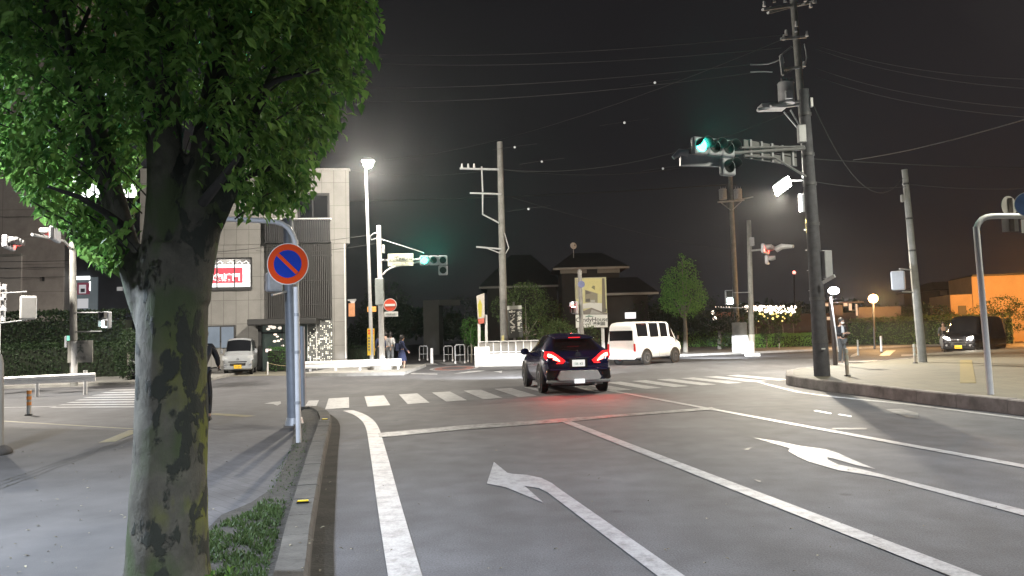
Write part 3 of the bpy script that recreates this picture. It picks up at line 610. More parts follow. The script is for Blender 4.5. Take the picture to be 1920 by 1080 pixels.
# ================================================================ buildings
class Fac:
    """a facade plane: local x along it, local -y out of it, z up; pixels of the photo give sizes on the plane"""
    def __init__(s, name, label, cat, px, py, d, rz, top=None):
        p = A(px, py, d); s.o = Vector((p.x, p.y, 0)); s.rz = rz; s.u = Vector((math.cos(rz), math.sin(rz), 0)); s.n = Vector((math.sin(rz), -math.cos(rz), 0))
        s.root = T(name, label, cat, s.o, rz)
    def loc(s, x, y, off=0):
        r = ray(x, y); t = (s.o + s.n * off - CP).dot(s.n) / r.dot(s.n); p = CP + r * t; return ((p - s.o).dot(s.u), p.z)
    def rect(s, mb, x0, y0, x1, y1, n0, n1, z0=None):
        ym = (y0 + y1) / 2; xm = (x0 + x1) / 2; u0 = s.loc(x0, ym, n1)[0]; u1 = s.loc(x1, ym, n1)[0]; zt = s.loc(xm, y0, n1)[1]; zb = s.loc(xm, y1, n1)[1] if z0 is None else z0
        mb.bb(u0, -n1, zb, u1, -n0, zt); return (u0, zb, u1, zt)
    def part(s, name, mt, rects, par=None, bevel=0):
        if name in ('wall', 'parapet', 'entrance_frame', 'window_frame'):
            mb = MB()
            for r in rects: s.rect(mb, *r)
            return mb.build(name, mt, par or s.root, world=False, bevel=bevel)
        for r in rects: mb = MB(); s.rect(mb, *r); o = mb.build(name, mt, par or s.root, world=False, bevel=bevel)
        return o
PANEL = bricks('facade_panel', (.215, .210, .200), (.240, .234, .222), (.10, .098, .09), .62, 1.22, 0, True, .012, .7, 0, .3, .12)
PANEL2 = bricks('rough_wall_panel', (.33, .30, .285), (.36, .325, .305), (.2, .18, .17), 3.4, 1.5, 0, True, .014, .85, 0, .3, .2)
f = Fac('office_building', 'three storey pale panelled office building with dark vertical louvres and a lit shop window', 'building', 652, 690, 39.5, R(6))
mb = MB()
for x1, y0, y1, n_, k in ((655, 318, 457, 0, 0), (650, 457.2, 690, -.04, 1)):
    ua = f.loc(262, 500, n_)[0]; ub = f.loc(x1, (y0 + y1) / 2, n_)[0]; mb.prism([(ua, -n_), (ub, -n_), (ub - 2.0, 9), (ua, 9)], 0 if k else f.loc(600, y1, n_)[1], f.loc(600, y0, n_)[1])
mb.build('wall', PANEL, f.root, world=False)
f.part('parapet', CONC, [(262, 315.5, 655.5, 319, -.3, .05)])
f.part('downpipe', WHT, [(646, 457, 648, 672, -.03, .06)])
w = f.part('window', DARKM, [(558, 362, 618, 412, -.05, .05)])
f.part('pane', GLS, [(563, 367, 585, 408, .05, .056), (588, 367, 614, 408, .05, .056)], w)
w = f.part('window', DARKM, [(380, 483, 472, 543, -.05, .05)])
LITW = mat('reflected_white_face', (.8, .8, .8), .5, 0, 0, emit=1.35, ecol=(.93, .97, 1)); LITR = mat('reflected_red_face', (.5, .05, .07), .5, 0, 0, emit=.75, ecol=(.75, .06, .10))
LITT = mat('reflected_lettering', (.8, .8, .8), .5, 0, 0, emit=1.2, ecol=(1, .93, .94))
f.part('pane', mat('window_reveal', (.03, .03, .035), .2, 0, 0), [(381, 486, 470, 541, .05, .053)], w)
f.part('reflected_panel', LITW, [(381, 496, 469, 538, .053, .058)], w)
f.part('reflected_banner', LITR, [(381, 502, 455, 531, .058, .062)], w)  # mirrored sign reflection in the glass, built as glowing panels and letters
def text(body, size, mt, parent, M, name='lettering', ex=.004, mirror=False, bold=0):
    c = bpy.data.curves.new('t', 'FONT'); c.body = body; c.size = size; c.align_x = 'CENTER'; c.align_y = 'CENTER'; c.extrude = ex; c.offset = bold
    t = bpy.data.objects.new('t', c); COL.objects.link(t); bpy.context.view_layer.update()
    me = bpy.data.meshes.new_from_object(t.evaluated_get(bpy.context.evaluated_depsgraph_get())); bpy.data.objects.remove(t); bpy.data.curves.remove(c)
    if mirror: me.transform(Matrix.Diagonal((-1, 1, 1, 1)))
    me.transform(M); me.materials.clear(); me.materials.append(mt); me.name = name
    for p in me.polygons: p.material_index = 0
    o = bpy.data.objects.new(name, me); COL.objects.link(o); o.parent = parent; WM[o.name] = WM[parent.name]; return o
RX = Matrix.Rotation(PI / 2, 4, 'X')
def ftext(f, body, x, y, size, mt, n, par, **k):
    u, z = f.loc(x, y, n); return text(body, size, mt, par, Matrix.Translation((u, -n, z)) @ RX, **k)
ftext(f, '門割威城', 419, 521, .42, LITT, .066, w, mirror=True, bold=.012)
f.part('mullion', DARKM, [(405.5, 486, 408, 541, .05, .075), (438.5, 486, 440.5, 541, .05, .075), (470, 484, 472, 543, .05, .08), (380, 540, 472, 544, .05, .09)], w)
mb = MB()
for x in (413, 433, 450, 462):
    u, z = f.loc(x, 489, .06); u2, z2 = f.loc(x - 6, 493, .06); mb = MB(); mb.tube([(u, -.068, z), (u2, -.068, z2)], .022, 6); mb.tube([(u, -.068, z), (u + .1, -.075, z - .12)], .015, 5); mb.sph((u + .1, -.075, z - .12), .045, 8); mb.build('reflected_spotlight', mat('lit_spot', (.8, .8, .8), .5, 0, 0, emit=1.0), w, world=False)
w = f.part('window', DARKM, [(384, 610, 441, 642, -.05, .05)]); f.part('pane', mat('blue_lit_pane', (.08, .10, .13), .2, 0, .3, 1, emit=.30, ecol=(.42, .50, .60)), [(386, 613, 412, 652, .05, .056), (415, 613, 438, 652, .05, .056)], w)
SL = mat('louvre_slats', (.035, .034, .033), .6, 0, .2, 6)
u0, z0 = f.loc(500, 457, .1); u1, z1 = f.loc(622, 596, .1)
f.part('recess', mat('recess_dark', (.05, .048, .045), .8, 0, .3, 3), [(500, 457, 622, 600, -.03, .02)])
mb = MB()
n = 34
for i in range(n):
    u = u0 + (u1 - u0) * (i + .5) / n; mb.bb(u - .028, -.2, f.loc(560, 600, .1)[1], u + .028, -.06, f.loc(560, 457, .1)[1])
lv = mb.build('louvre', SL, f.root, world=False)
f.part('louvre_rail', SL, [(500, 478, 622, 480, .02, .14), (500, 525, 622, 527, .02, .14), (500, 570, 622, 572, .02, .14)], lv)
mb = MB(); u0, _ = f.loc(497, 430, .2); u1, _ = f.loc(620, 430, .2); zt = f.loc(560, 414, .2)[1]; zb = f.loc(560, 456, .2)[1]
for i in range(30):
    u = u0 + (u1 - u0) * (i + .5) / 30; mb.bb(u - .035, -.36, zb, u + .035, -.28, zt)
mb.bb(u0, -.28, zb, u1, -.02, zb + .08); mb.bb(u0, -.38, zt, u1, 0, zt + .07); mb.build('balcony_screen', mat('balcony_screen', (.028, .028, .03), .6, 0, .2, 6), f.root, world=False)
f.part('balcony_rail', WHT, [(497, 409, 621, 412, .25, .38)])
c = f.part('canopy', mat('canopy_dark', (.018, .018, .018), .5, 0, .2, 4), [(463, 597, 593, 609, -.2, 1.3)], bevel=.05)
c = f.part('entrance', mat('entrance_glass', (.035, .05, .045), .08, 0, .4, 1.2, emit=.05, ecol=(.6, .75, .65)), [(490, 609, 575, 690, -.1, .02, 0.0)])
f.part('entrance_frame', DARKM, [(484, 609, 490, 690, .0, .3, 0), (568, 609, 573, 690, .0, .1, 0), (528, 609, 530, 690, .02, .08, 0), (490, 622, 573, 625, .02, .08)], c)
mb = MB(); lm = []
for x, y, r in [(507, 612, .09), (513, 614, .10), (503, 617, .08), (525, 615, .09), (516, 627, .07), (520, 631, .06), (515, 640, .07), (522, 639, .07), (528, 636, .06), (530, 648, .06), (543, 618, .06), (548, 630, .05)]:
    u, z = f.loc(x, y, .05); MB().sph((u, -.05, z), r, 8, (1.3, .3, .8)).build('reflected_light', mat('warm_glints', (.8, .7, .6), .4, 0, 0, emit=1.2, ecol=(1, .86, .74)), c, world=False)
f.part('lit_card', mat('lit_card', (.8, .7, .7), .4, 0, 0, emit=1.2, ecol=(1, .80, .74)), [(498, 654, 509, 660, .03, .06)], c)
sc_ = f.part('perforated_screen', mat('screen_metal', (.14, .145, .14), .5, .2, .15, 4), [(576, 595, 624, 680, -.02, .03, 0)])
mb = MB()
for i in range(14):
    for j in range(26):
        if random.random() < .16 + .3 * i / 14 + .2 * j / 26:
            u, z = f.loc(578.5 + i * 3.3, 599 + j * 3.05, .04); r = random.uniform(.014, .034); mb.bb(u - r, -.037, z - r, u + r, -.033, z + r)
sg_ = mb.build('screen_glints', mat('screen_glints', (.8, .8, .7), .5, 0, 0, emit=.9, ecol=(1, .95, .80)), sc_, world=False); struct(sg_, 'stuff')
mb = MB(); u, z = f.loc(593, 600, .15); mb.cyl((u, -.15, 0), (u, -.15, z), .035); u, _ = f.loc(577, 650, .1); mb.cyl((u, -.12, 0), (u, -.12, z), .02); mb.build('screen_post', WHT, f.root, world=False)
# rope post by the forecourt
b = gz(502, 690, 34.5); o = T('chain_post', 'short white post with a sagging rope by the parked silver van', 'post', b)
mb = MB(); mb.cyl(b, b + Vector((0, 0, .55)), .035); mb.sph(b + Vector((0, 0, .55)), .04, 8); mb.build('post', WHT, o)
mb = MB(); mb.tube([b + Vector((.02, 0, .52)), b + Vector((.5, .1, .40)), b + Vector((1.1, .2, .36))], .012, 6); mb.tube([b + Vector((-.02, 0, .5)), b + Vector((-.1, .15, .25)), b + Vector((-.2, .3, .0))], .012, 6); mb.build('rope', mat('rope', (.25, .2, .12), .9), o)
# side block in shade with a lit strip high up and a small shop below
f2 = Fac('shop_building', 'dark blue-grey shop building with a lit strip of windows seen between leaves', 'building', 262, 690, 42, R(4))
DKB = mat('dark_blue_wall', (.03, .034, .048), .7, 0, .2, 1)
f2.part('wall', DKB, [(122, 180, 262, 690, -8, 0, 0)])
w = f2.part('window', DARKM, [(126, 318, 258, 380, -.05, .05)])
LITS = mat('shop_light', (.8, .8, .8), .5, 0, 0, emit=4.0, ecol=(.95, 1, .95))
f2.part('pane', LITS, [(131 + i * 16, 328, 144 + i * 16, 341, .05, .06) for i in range(8)] + [(131 + i * 16, 345, 144 + i * 16, 370, .05, .06) for i in range(8)], w)
s = f2.part('lit_shopfront', mat('shopfront_grey', (.12, .14, .15), .5, 0, .2, 2, emit=.14, ecol=(.5, .6, .66)), [(126, 520, 182, 590, 0, .12)])
f2.part('light_strip', LITS, [(143, 518, 168, 524, .12, .16), (127, 519, 134, 523, .12, .16), (167, 528, 169, 545, .12, .15)], s)
f2.part('red_poster', mat('red_poster', (.22, .04, .06), .5, 0, 0, emit=.22, ecol=(.55, .12, .2)), [(145, 530, 168, 552, .12, .15)], s)
f2.part('white_poster', mat('white_poster', (.6, .6, .6), .5, 0, 0, emit=.45, ecol=(.9, .9, .95)), [(148, 534, 161, 550, .15, .17), (145, 560, 165, 578, .12, .15)], s)
f2.part('poster_figure', mat('poster_grey', (.15, .16, .2), .5, 0, 0), [(151, 541, 159, 548, .17, .18)], s)
f2.part('shop_shutter', mat('blue_shutter', (.06, .075, .10), .6, 0, .2, 2), [(143, 588, 205, 690, 0, .1, 0)])
f2.part('lit_patch', mat('dim_lamp', (.6, .6, .6), .5, 0, 0, emit=.35), [(219, 538, 229, 545, 0, .1)])
f3 = Fac('concrete_building', 'plain grey-brown concrete building behind the tall dark hedge', 'building', 122, 690, 41, R(3))
f3.part('wall', PANEL2, [(-420, -40, 122, 690, -10, 0, 0)])
f3.part('pilaster', mat('lighter_concrete', (.42, .39, .375), .85, 0, .15, .8), [(-420, 480, 38, 690, 0, .12, 0)])
f3.part('coping', CONC, [(-420, 480, 39, 484, .0, .2)])
f3.part('vent', DARKM, [(79, 519, 82, 527, 0, .08)])
mb = MB()
for y in (498, 516, 402):
    u, z = f3.loc(-100, y, .2); u2, z2 = f3.loc(122, y + 3, .2); mb.tube([(u, -.2, z), ((u + u2) / 2, -.2, (z + z2) / 2 - .1), (u2, -.2, z2)], .015, 4)
mb.build('wall_cable', BLKP, f3.root, world=False)
# tiled roof house
hb = gz(1060, 600, 62); o = T('tiled_house', 'low dark house with hipped tiled roofs and pale eaves behind the billboard', 'house', hb)
ROOF = mat('roof_tiles', (.018, .018, .020), .6, 0, .25, 3, .4, bsc=12); WALLD = mat('house_wall', (.03, .028, .025), .85, 0, .2, 1)
def hip(mb, x0, x1, yt, yb, d, dep, ridge=.3):
    a = A(x0, yb, d); b = A(x1, yb, d); t = A((x0 + x1) / 2, yt, d + dep / 2); L_ = b.x - a.x; z0 = (a.z + b.z) / 2
    c = [(a.x, d, z0), (b.x, d, z0), (b.x, d + dep, z0), (a.x, d + dep, z0), (a.x + L_ * (.5 - ridge / 2), d + dep / 2, t.z), (a.x + L_ * (.5 + ridge / 2), d + dep / 2, t.z)]
    lo = [Vector(p) - Vector((0, 0, .12)) for p in c[:4]]
    mb.add(c + lo, [(0, 1, 5, 4), (1, 2, 5), (2, 3, 4, 5), (3, 0, 4), (0, 6, 7, 1), (1, 7, 8, 2), (2, 8, 9, 3), (3, 9, 6, 0), (6, 9, 8, 7)])
def roofpart(x0, x1, yt, yb, d, dep, wall=True, ridge=.3):
    mb = MB(); hip(mb, x0, x1, yt, yb, d, dep, ridge); r = mb.build('roof', ROOF, o)
    a = A(x0, yb, d); b = A(x1, yb, d); z = (a.z + b.z) / 2
    mb = MB(); mb.bb(a.x, d - .04, z - .2, b.x, d + .05, z - .03); mb.build('fascia', mat('pale_fascia', (.30, .29, .27), .7, 0, .1, 2), r)
    mb = MB(); mb.bb(a.x + .7, d + .7, 0, b.x - .7, d + dep - .7, z - .13); mb.build('wall', WALLD, o)
roofpart(1037, 1180, 474, 500, 60, 6, ridge=.4)
roofpart(898, 1060, 478, 535, 66, 9, ridge=.25)
roofpart(1120, 1235, 520, 548, 56, 5, ridge=.5)
mb = MB(); 
for (x0, x1, y0, y1) in ((1050, 1100, 503, 512), (1120, 1162, 503, 511)):
    a = A(x0, y0, 60.5); b = A(x1, y1, 60.5); mb.bb(a.x, 60.4, b.z, b.x, 60.7, a.z)
mb.build('eaves_wall', mat('eaves_wall', (.22, .215, .20), .8, 0, .15, 1), o)
w = A(1148, 575, 55.9); mb = MB(); a = A(1172, 586, 55.9); b = A(1192, 597, 55.9); mb.bb(a.x, 55.8, b.z, b.x, 56, a.z); mb.build('lit_window', mat('small_lit_window', (.8, .8, .8), .5, 0, 0, emit=1.4), o)
m_ = A(1075, 473, 62); p = A(1075, 461, 62); q = T('dish_antenna', 'small round white dish antenna above the tiled roof', 'antenna', (p.x, p.y, m_.z))
mb = MB(); mb.cyl((p.x, p.y, m_.z - .5), p, .03); mb.build('mast', STEEL, q); mb = MB(); mb.disc(p, (.35, -1, .2), .28, 20, .04); mb.build('dish', WHT, q); mb = MB(); mb.sph(p + Vector((.1, -.25, .02)), .05); mb.build('receiver', DARKM, q)
# dim white garage down the dark street
g = gz(830, 600, 66); o = T('garage_building', 'dim pale garage half lost in the dark street beyond the zebra', 'building', g)
a = A(793, 563, 66); b = A(823, 600, 66); c2 = A(862, 572, 66); mb = MB(); mb.bb(a.x, 66, 0, b.x, 70, a.z); mb.build('wall', mat('dim_wall', (.09, .09, .085), .8, 0, .2, .6), o)
mb = MB(); mb.bb(b.x + .02, 66.2, c2.z, c2.x, 66.4, a.z - .0); mb.build('fascia', mat('dim_wall2', (.06, .06, .055), .8, 0, .2, .6), o)
mb = MB(); mb.bb(a.x + .4, 65.97, 0, b.x - .3, 65.995, 1.6); mb.build('door', mat('dim_door', (.07, .07, .07), .6, 0, .2, 1), o)
# orange-lit house on the right
f4 = Fac('rendered_house', 'flat-roofed rendered house glowing orange under the sodium lamp', 'house', 1825, 600, 62, R(-14))
OW_ = mat('render_wall', (.45, .32, .20), .85, 0, .08, 1.2)
f4.part('wall', OW_, [(1825, 512, 2150, 640, -6, 0, 0), (1784, 552, 1826, 640, -6, -.1, 0)])
f4.part('roof_edge', DARKM, [(1823, 509, 2150, 512.5, -6, .15)])
f4.part('window', DARKM, [(1797, 573, 1812, 590, -.1, -.05)])
f5 = Fac('dark_house', 'dark two storey house with small pale windows left of the orange-lit house', 'house', 1762, 600, 70, 0)
f5.part('wall', mat('dark_house_wall', (.035, .028, .026), .8, 0, .2, 1), [(1760, 540, 1830, 640, -6, 0, 0)])
mb = MB(); hip(mb, 1752, 1850, 527, 541, 69.5, 7); mb.build('roof', ROOF, f5.root)
for x in (1763, 1782, 1800): f5.part('window', mat('dim_window', (.12, .10, .09), .5, 0, .1), [(x, 543, x + 13, 553, 0, .05)])
# cafe strip behind the fairy lights, low shops at the right of the thick pole
f6 = Fac('long_shop', 'long low shop behind the fairy lights with a dim orange awning', 'building', 1345, 640, 66, 0)
f6.part('wall', mat('long_shop_wall', (.06, .05, .045), .8, 0, .2, 1), [(1340, 588, 1700, 640, -6, 0, 0)])
f6.part('awning', mat('orange_awning', (.32, .15, .09), .7, 0, .15, 2, emit=.06), [(1344, 585, 1378, 594, .1, 1.0)])
f6.part('shutter', mat('grey_shutter', (.16, .16, .16), .6, 0, .15, 3), [(1350, 598, 1384, 622, 0, .06)])
f6.part('lit_window', mat('warm_window', (.6, .5, .4), .5, 0, .2, emit=.5, ecol=(1, .80, .60)), [(1548, 569, 1553, 574, 0, .06), (1582, 567, 1589, 574, 0, .06), (1592, 569, 1597, 582, 0, .06), (1551, 594, 1557, 600, 0, .06), (1605, 570, 1608, 592, 0, .06)])
f6.part('dim_glazing', mat('dim_glazing', (.04, .03, .03), .4, 0, .2, emit=.03, ecol=(1, .7, .6)), [(1556, 572, 1580, 592, 0, .05), (1610, 575, 1690, 600, 0, .05)])
f6.part('roof_trim', mat('roof_trim', (.25, .2, .18), .7, 0, .1, 3), [(1545, 566, 1620, 568, 0, .2)])
# fairy lights draped over shrubs
fl_ = T('fairy_lights', 'cluster of warm fairy lights draped above the far hedge', 'lights', gz(1450, 640, 60)); wf = MB(); mb = MB(); m2 = MB()
pts = []
for i in range(170):
    x = random.uniform(1395, 1492); y = 574 + abs(random.gauss(0, 1)) * 9
    if y > 603: continue
    if x < 1415 and y > 585: continue
    pts.append((x, y))
for x, y in pts:
    p = A(x, y, random.uniform(58, 60)); (mb if y < 588 else m2).sph(p, random.uniform(.04, .10), 6, m=4)
for x, y in [(1436, 583), (1485, 582), (1337, 586), (1340, 597), (1400, 576)]: mb.sph(A(x, y, 59), .16, 8)
for i in range(12): mb.sph(A(1337 + i * 5, 575.5, 60), .035, 6, m=4)
struct(mb.build('warm_white_bulbs', mat('fairy_white', (1, .9, .8), .5, 0, 0, emit=3, ecol=(1, .85, .70)), fl_), 'stuff'); struct(m2.build('yellow_bulbs', mat('fairy_yellow', (1, .8, .3), .5, 0, 0, emit=1.6, ecol=(1, .78, .25)), fl_), 'stuff')
for k in range(7):
    a = A(1395 + k * 14, 574, 59); b = A(1400 + k * 14, 602, 59); wf.tube([a, a.lerp(b, .5) + Vector((.1, 0, 0)), b], .012, 4)
wf.tube([A(1335, 575, 60.2), A(1400, 574, 60.2), A(1495, 573, 60.2)], .015, 4); wf.build('wire', BLKP, fl_)
C = np.array([A(random.uniform(1398, 1500), 580 + abs(random.gauss(0, 12)), random.uniform(59.8, 62))[:] for _ in range(1600)]); C = C[C[:, 2] > .1]; k = len(C)
q = T('shrub', 'loose shrub carrying the fairy lights behind the bright hedge', 'shrub', gz(1450, 640, 61)); leafmesh('foliage', C, unit(k), unit(k), rng.uniform(.2, .35, k), rng.uniform(.12, .2, k), LF3, q, detail=False)
mb = MB()
for x in (1415, 1440, 1465, 1485): a = gz(x, 600, 61); mb.tube([a, a + Vector((.1, 0, 1.5)), a + Vector((-.1, 0, 2.8))], [.05, .04, .01], 5)
mb.build('stems', BRK2, q)
# ================================================================ lamps, poles, signals
def em(name, col, s): return mat(name, col, .5, 0, 0, emit=s, ecol=col)
LEDW = em('led_panel', (1, .98, .94), 30); PEDG = em('ped_green_white', (.80, 1, .97), 14); GRN = em('signal_green', (.05, 1, .72), 16); REDL = em('signal_red', (1, .05, .04), 12)
LENSD = mat('unlit_lens', (.02, .022, .022), .15, 0, .3, 30)
def plight(parent, name, loc, power, col, rad=.12, spot=None, rot=None, blend=.5):
    l = bpy.data.lights.new(name, 'SPOT' if spot else 'POINT'); l.energy = power; l.color = col; l.shadow_soft_size = rad
    if spot: l.spot_size = spot; l.spot_blend = blend
    o = bpy.data.objects.new(name, l); COL.objects.link(o); o.parent = parent; Mi = WM[parent.name].inverted(); o.location = Mi @ Vector(loc)
    if spot:
        d = Vector(rot); q = d.to_track_quat('-Z', 'Y'); o.rotation_euler = (Mi.to_3x3() @ q.to_matrix()).to_euler()
    return o
def pole_thing(name, label, cat, bx, by, tx, ty, d, r0, r1, mt, zb=.12, pname='pole', group=None, n=16):
    b = A(bx, by, d); b.z = zb; t = A(tx, ty, d); o = T(name, label, cat, b, 0, group)
    MB().tube([b, b.lerp(t, .5), t], [r0, (r0 + r1) / 2, r1], n).build(pname, mt, o); return o, b, t
# street lamp B by the main building
o, b, t = pole_thing('street_lamp', 'tall slim street lamp with a glowing head right of the office building', 'street lamp', 698, 697, 686, 318, 34, .095, .055, STEEL)
hd = A(690, 306, 32.3); mb = MB(); mb.tube([t, t.lerp(hd, .6) + Vector((0, 0, .1)), hd + Vector((0, -.05, .12))], .04, 8); mb.build('arm', STEEL, o)
mb = MB(); mb.sph(hd + Vector((0, 0, .1)), .30, 14, (1, 1.2, .45)); mb.build('lamp_head', STEEL, o)
mb = MB(); mb.sph(hd - Vector((0, 0, .04)), .21, 14, (1, 1.1, .8)); mb.build('lamp_lens', LEDW, o)
plight(o, 'lamp_light', hd - Vector((0, .1, .35)), 7500, (1, .91, .78), .2)
MB().box(b + Vector((0, 0, .05)), (.34, .34, .1)).build('base', CONC, o)
# tall utility pole with the LED lamp, right
o2, b2, t2 = pole_thing('utility_pole', 'tall concrete utility pole with transformers and a bright lamp, behind the thick signal pole', 'utility pole', 1541, 690, 1483, -55, 31, .17, .13, POLEC)
la = A(1467, 349, 31); lr = A(1504, 338, 31); MB().tube([lr, lr.lerp(la, .5) + Vector((0, 0, .12)), la + Vector((.2, 0, .1))], .035, 8).build('lamp_arm', STEEL, o2)
Ml = Matrix.Rotation(R(-35), 3, 'Y') @ Matrix.Rotation(R(-50), 3, 'X')
MB().box(la + Ml @ Vector((0, 0, .12)), (.62, .42, .14), M=Ml).build('lamp_head', STEEL, o2, bevel=.03)
MB().box(la, (.78, .50, .10), M=Ml).build('lamp_panel', LEDW, o2, bevel=.03)
plight(o2, 'lamp_light', la + Vector((-.22, -.12, -.20)), 12000, (1, .90, .72), .14, R(174), (-.32, .22, -1), .2)
plight(o2, 'lamp_spill', la + Ml @ Vector((0, 0, -.22)), 700, (1, .96, .88), .12)
mb = MB(); a = A(1502, 397, 30.7); c = A(1500, 364, 30.7); mb.tube([a, c], .07, 8); mb.build('lit_tube', em('tube_white', (.95, .98, 1), 1.6), o2)
mb = MB(); a = A(1508, 397, 30.7); c = A(1506, 364, 30.7); mb.tube([a, c], .045, 8); mb.build('tube_case', WHT, o2)
def P2(y): # point on the tall pole axis at image height y
    k = (y + 55) / 745.0; q = t2.lerp(b2, 0); zz = A(1483 + 58 * k, y, 31); return zz
mb = MB(); # crossarms at the top
for y, x0, x1, dy in ((8, 1430, 1500, 1.2), (3, 1480, 1530, -1.0), (14, 1440, 1478, .8)):
    mb.beam(A(x0, y + 10, 31 - dy), A(x1, y, 31 + dy * .4), .10, .10)
for y, x0, x1 in ((70, 1464, 1512), (127, 1466, 1500)): mb.beam(A(x0, y + 3, 30.6), A(x1, y - 1, 30.8), .09, .09)
mb.beam(A(1464, 104, 30.5), A(1468, 140, 30.5), .12, .12); mb.beam(A(1464, 104, 30.5), A(1484, 88, 30.8), .07, .07); mb.beam(A(1468, 140, 30.5), A(1488, 128, 30.8), .07, .07)
ca = mb.build('crossarm', STEEL, o2)
mb = MB()
for x, y in [(1433, 12), (1445, 22), (1452, 4), (1472, 4), (1510, 3), (1520, 14), (1474, 66), (1513, 68), (1492, 60), (1493, 50), (1468, 118), (1508, 125), (1470, 75)]:
    p = A(x, y, 30.6); mb.cyl(p, p + Vector((0, 0, .22)), .07, .045, 8)
mb.build('insulator', WHT, ca)
def cable(pts, r=.014, name='cable_loop', par=None): return MB().tube(smooth(resample([Vector(p) for p in pts], .3), 4), r, 5).build(name, STEEL, par)
cable([A(1407, 121, 30.8), A(1432, 118, 30.8), A(1443, 130, 30.8), A(1452, 114, 30.8), A(1466, 110, 30.6)], .03, par=o2); cable([A(1407, 135, 30.8), A(1440, 132, 30.8), A(1448, 135, 30.8)], .025, par=o2)
cable([A(1508, 82, 30.8), A(1510, 97, 30.8), A(1518, 109, 30.8), A(1518, 122, 30.8), A(1505, 128, 30.8)], .03, par=o2)
def transformer(par, x, y0, y1, d, w):
    a = A(x, y0, d); c = A(x, y1, d); r = w / FPX * d / 2; mb = MB(); mb.cyl((a.x, a.y, c.z), (a.x, a.y, a.z), r, r, 16); mb.cyl((a.x, a.y, a.z), (a.x, a.y, a.z + .06), r * 1.06, r * .9, 16)
    q = mb.build('transformer', GREYC, par); mb = MB()
    for k in (-.6, 0, .6): mb.cyl((a.x + k * r, a.y - .1, a.z), (a.x + k * r, a.y - .1, a.z + .2), .04, .025, 6)
    mb.bb(a.x - r * .5, a.y - r - .12, c.z + .1, a.x + r * .3, a.y - r * .7, c.z + (a.z - c.z) * .5); mb.build('bushing', GREYC, q)
transformer(o2, 1473, 157, 195, 30.3, 30)
mb = MB(); mb.beam(A(1420, 206, 30.2), A(1498, 196, 30.6), .14, .10); mb.beam(A(1445, 199, 30.0), A(1500, 190, 30.4), .10, .08); mb.beam(A(1470, 210, 30.4), A(1500, 245, 30.6), .05, .05); mb.beam(A(1482, 206, 30.4), A(1502, 240, 30.6), .05, .05); mb.bb(*(A(1425, 204, 30.4) - Vector((0, .3, .05))), *(A(1470, 196, 30.4) + Vector((0, .3, .0))))
mb.build('transformer_platform', STEEL, o2)
for y in range(430, 660, 38): 
    p = P2(y); MB().cyl(p - Vector((.15, 0, 0)), p - Vector((.30, 0, .02)), .012, n=5).build('step_bolt', STEEL, o2)
for y in (260, 330, 470, 560): 
    p = P2(y); MB().cyl(p - Vector((0, 0, .06)), p + Vector((0, 0, .06)), .205, n=16).build('pole_band', STEEL, o2)
MB().tube([A(1512, 410, 30.7), A(1518, 506, 30.7), A(1529, 650, 30.7)], .04, 8).build('lit_pole_edge', mat('lamplit_yellow', (.45, .40, .12), .6), o2)  # yellow strip stands in for lamplight along the pole's left edge
# thick signal pole
o1, b1, t1 = pole_thing('signal_pole', 'thick dark concrete signal pole standing on the right traffic island', 'signal pole', 1542, 711, 1507, 168, 20, .205, .125, mat('dark_concrete', (.070, .070, .080), .8, 0, .3, 5, .3, bsc=50), ZI, n=24)
def P1(y): k = (y - 168) / 543.0; return A(1507 + 35 * k, y, 20)
aL = A(1262, 294, 17.6); aR = P1(278)
mb = MB(); mb.tube([aR, aR.lerp(aL, .5), aL], [.05, .045, .035], 8); mb.tube([P1(335), P1(335).lerp(A(1395, 290, 18.7), .55) + Vector((0, 0, .22)), A(1395, 292, 18.7)], .028, 8); mb.tube([P1(276) + Vector((0, 0, .02)), A(1390, 277, 18.6)], .03, 8); mb.build('arm', mat('dull_arm', (.16, .16, .165), .6, .2, .15, 8), o1)
def boxp(par, nm, x, y, w, h, d, dd=.2, mt=GREYC, rz=0, bevel=.02):
    k = d / FPX; c = A(x, y, d); return MB().box(c, (w * k, dd, h * k), rz).build(nm, mt, par, bevel=bevel)
boxp(o1, 'control_box', 1547, 496, 17, 52, 19.9, .3, rz=.3); boxp(o1, 'terminal_box', 1503, 251, 15, 34, 19.8, .14); boxp(o1, 'small_box', 1521, 192, 6, 18, 19.9, .1, WHT)
for y in (215, 290, 345, 420, 560, 640): p = P1(y); MB().cyl(p - Vector((0, 0, .04)), p + Vector((0, 0, .04)), .15 + .06 * (y - 168) / 543 + .004, n=20).build('pole_band', mat('dull_band', (.09, .09, .095), .6, .3, .2, 9), o1)
MB().beam(A(1543, 530, 19.7), A(1565, 517, 19.4), .05, .08).build('slanted_bracket', WHT, o1)
boxp(o1, 'reflector', 1544, 654, 7, 2.5, 19.75, .01, WHT, bevel=0)
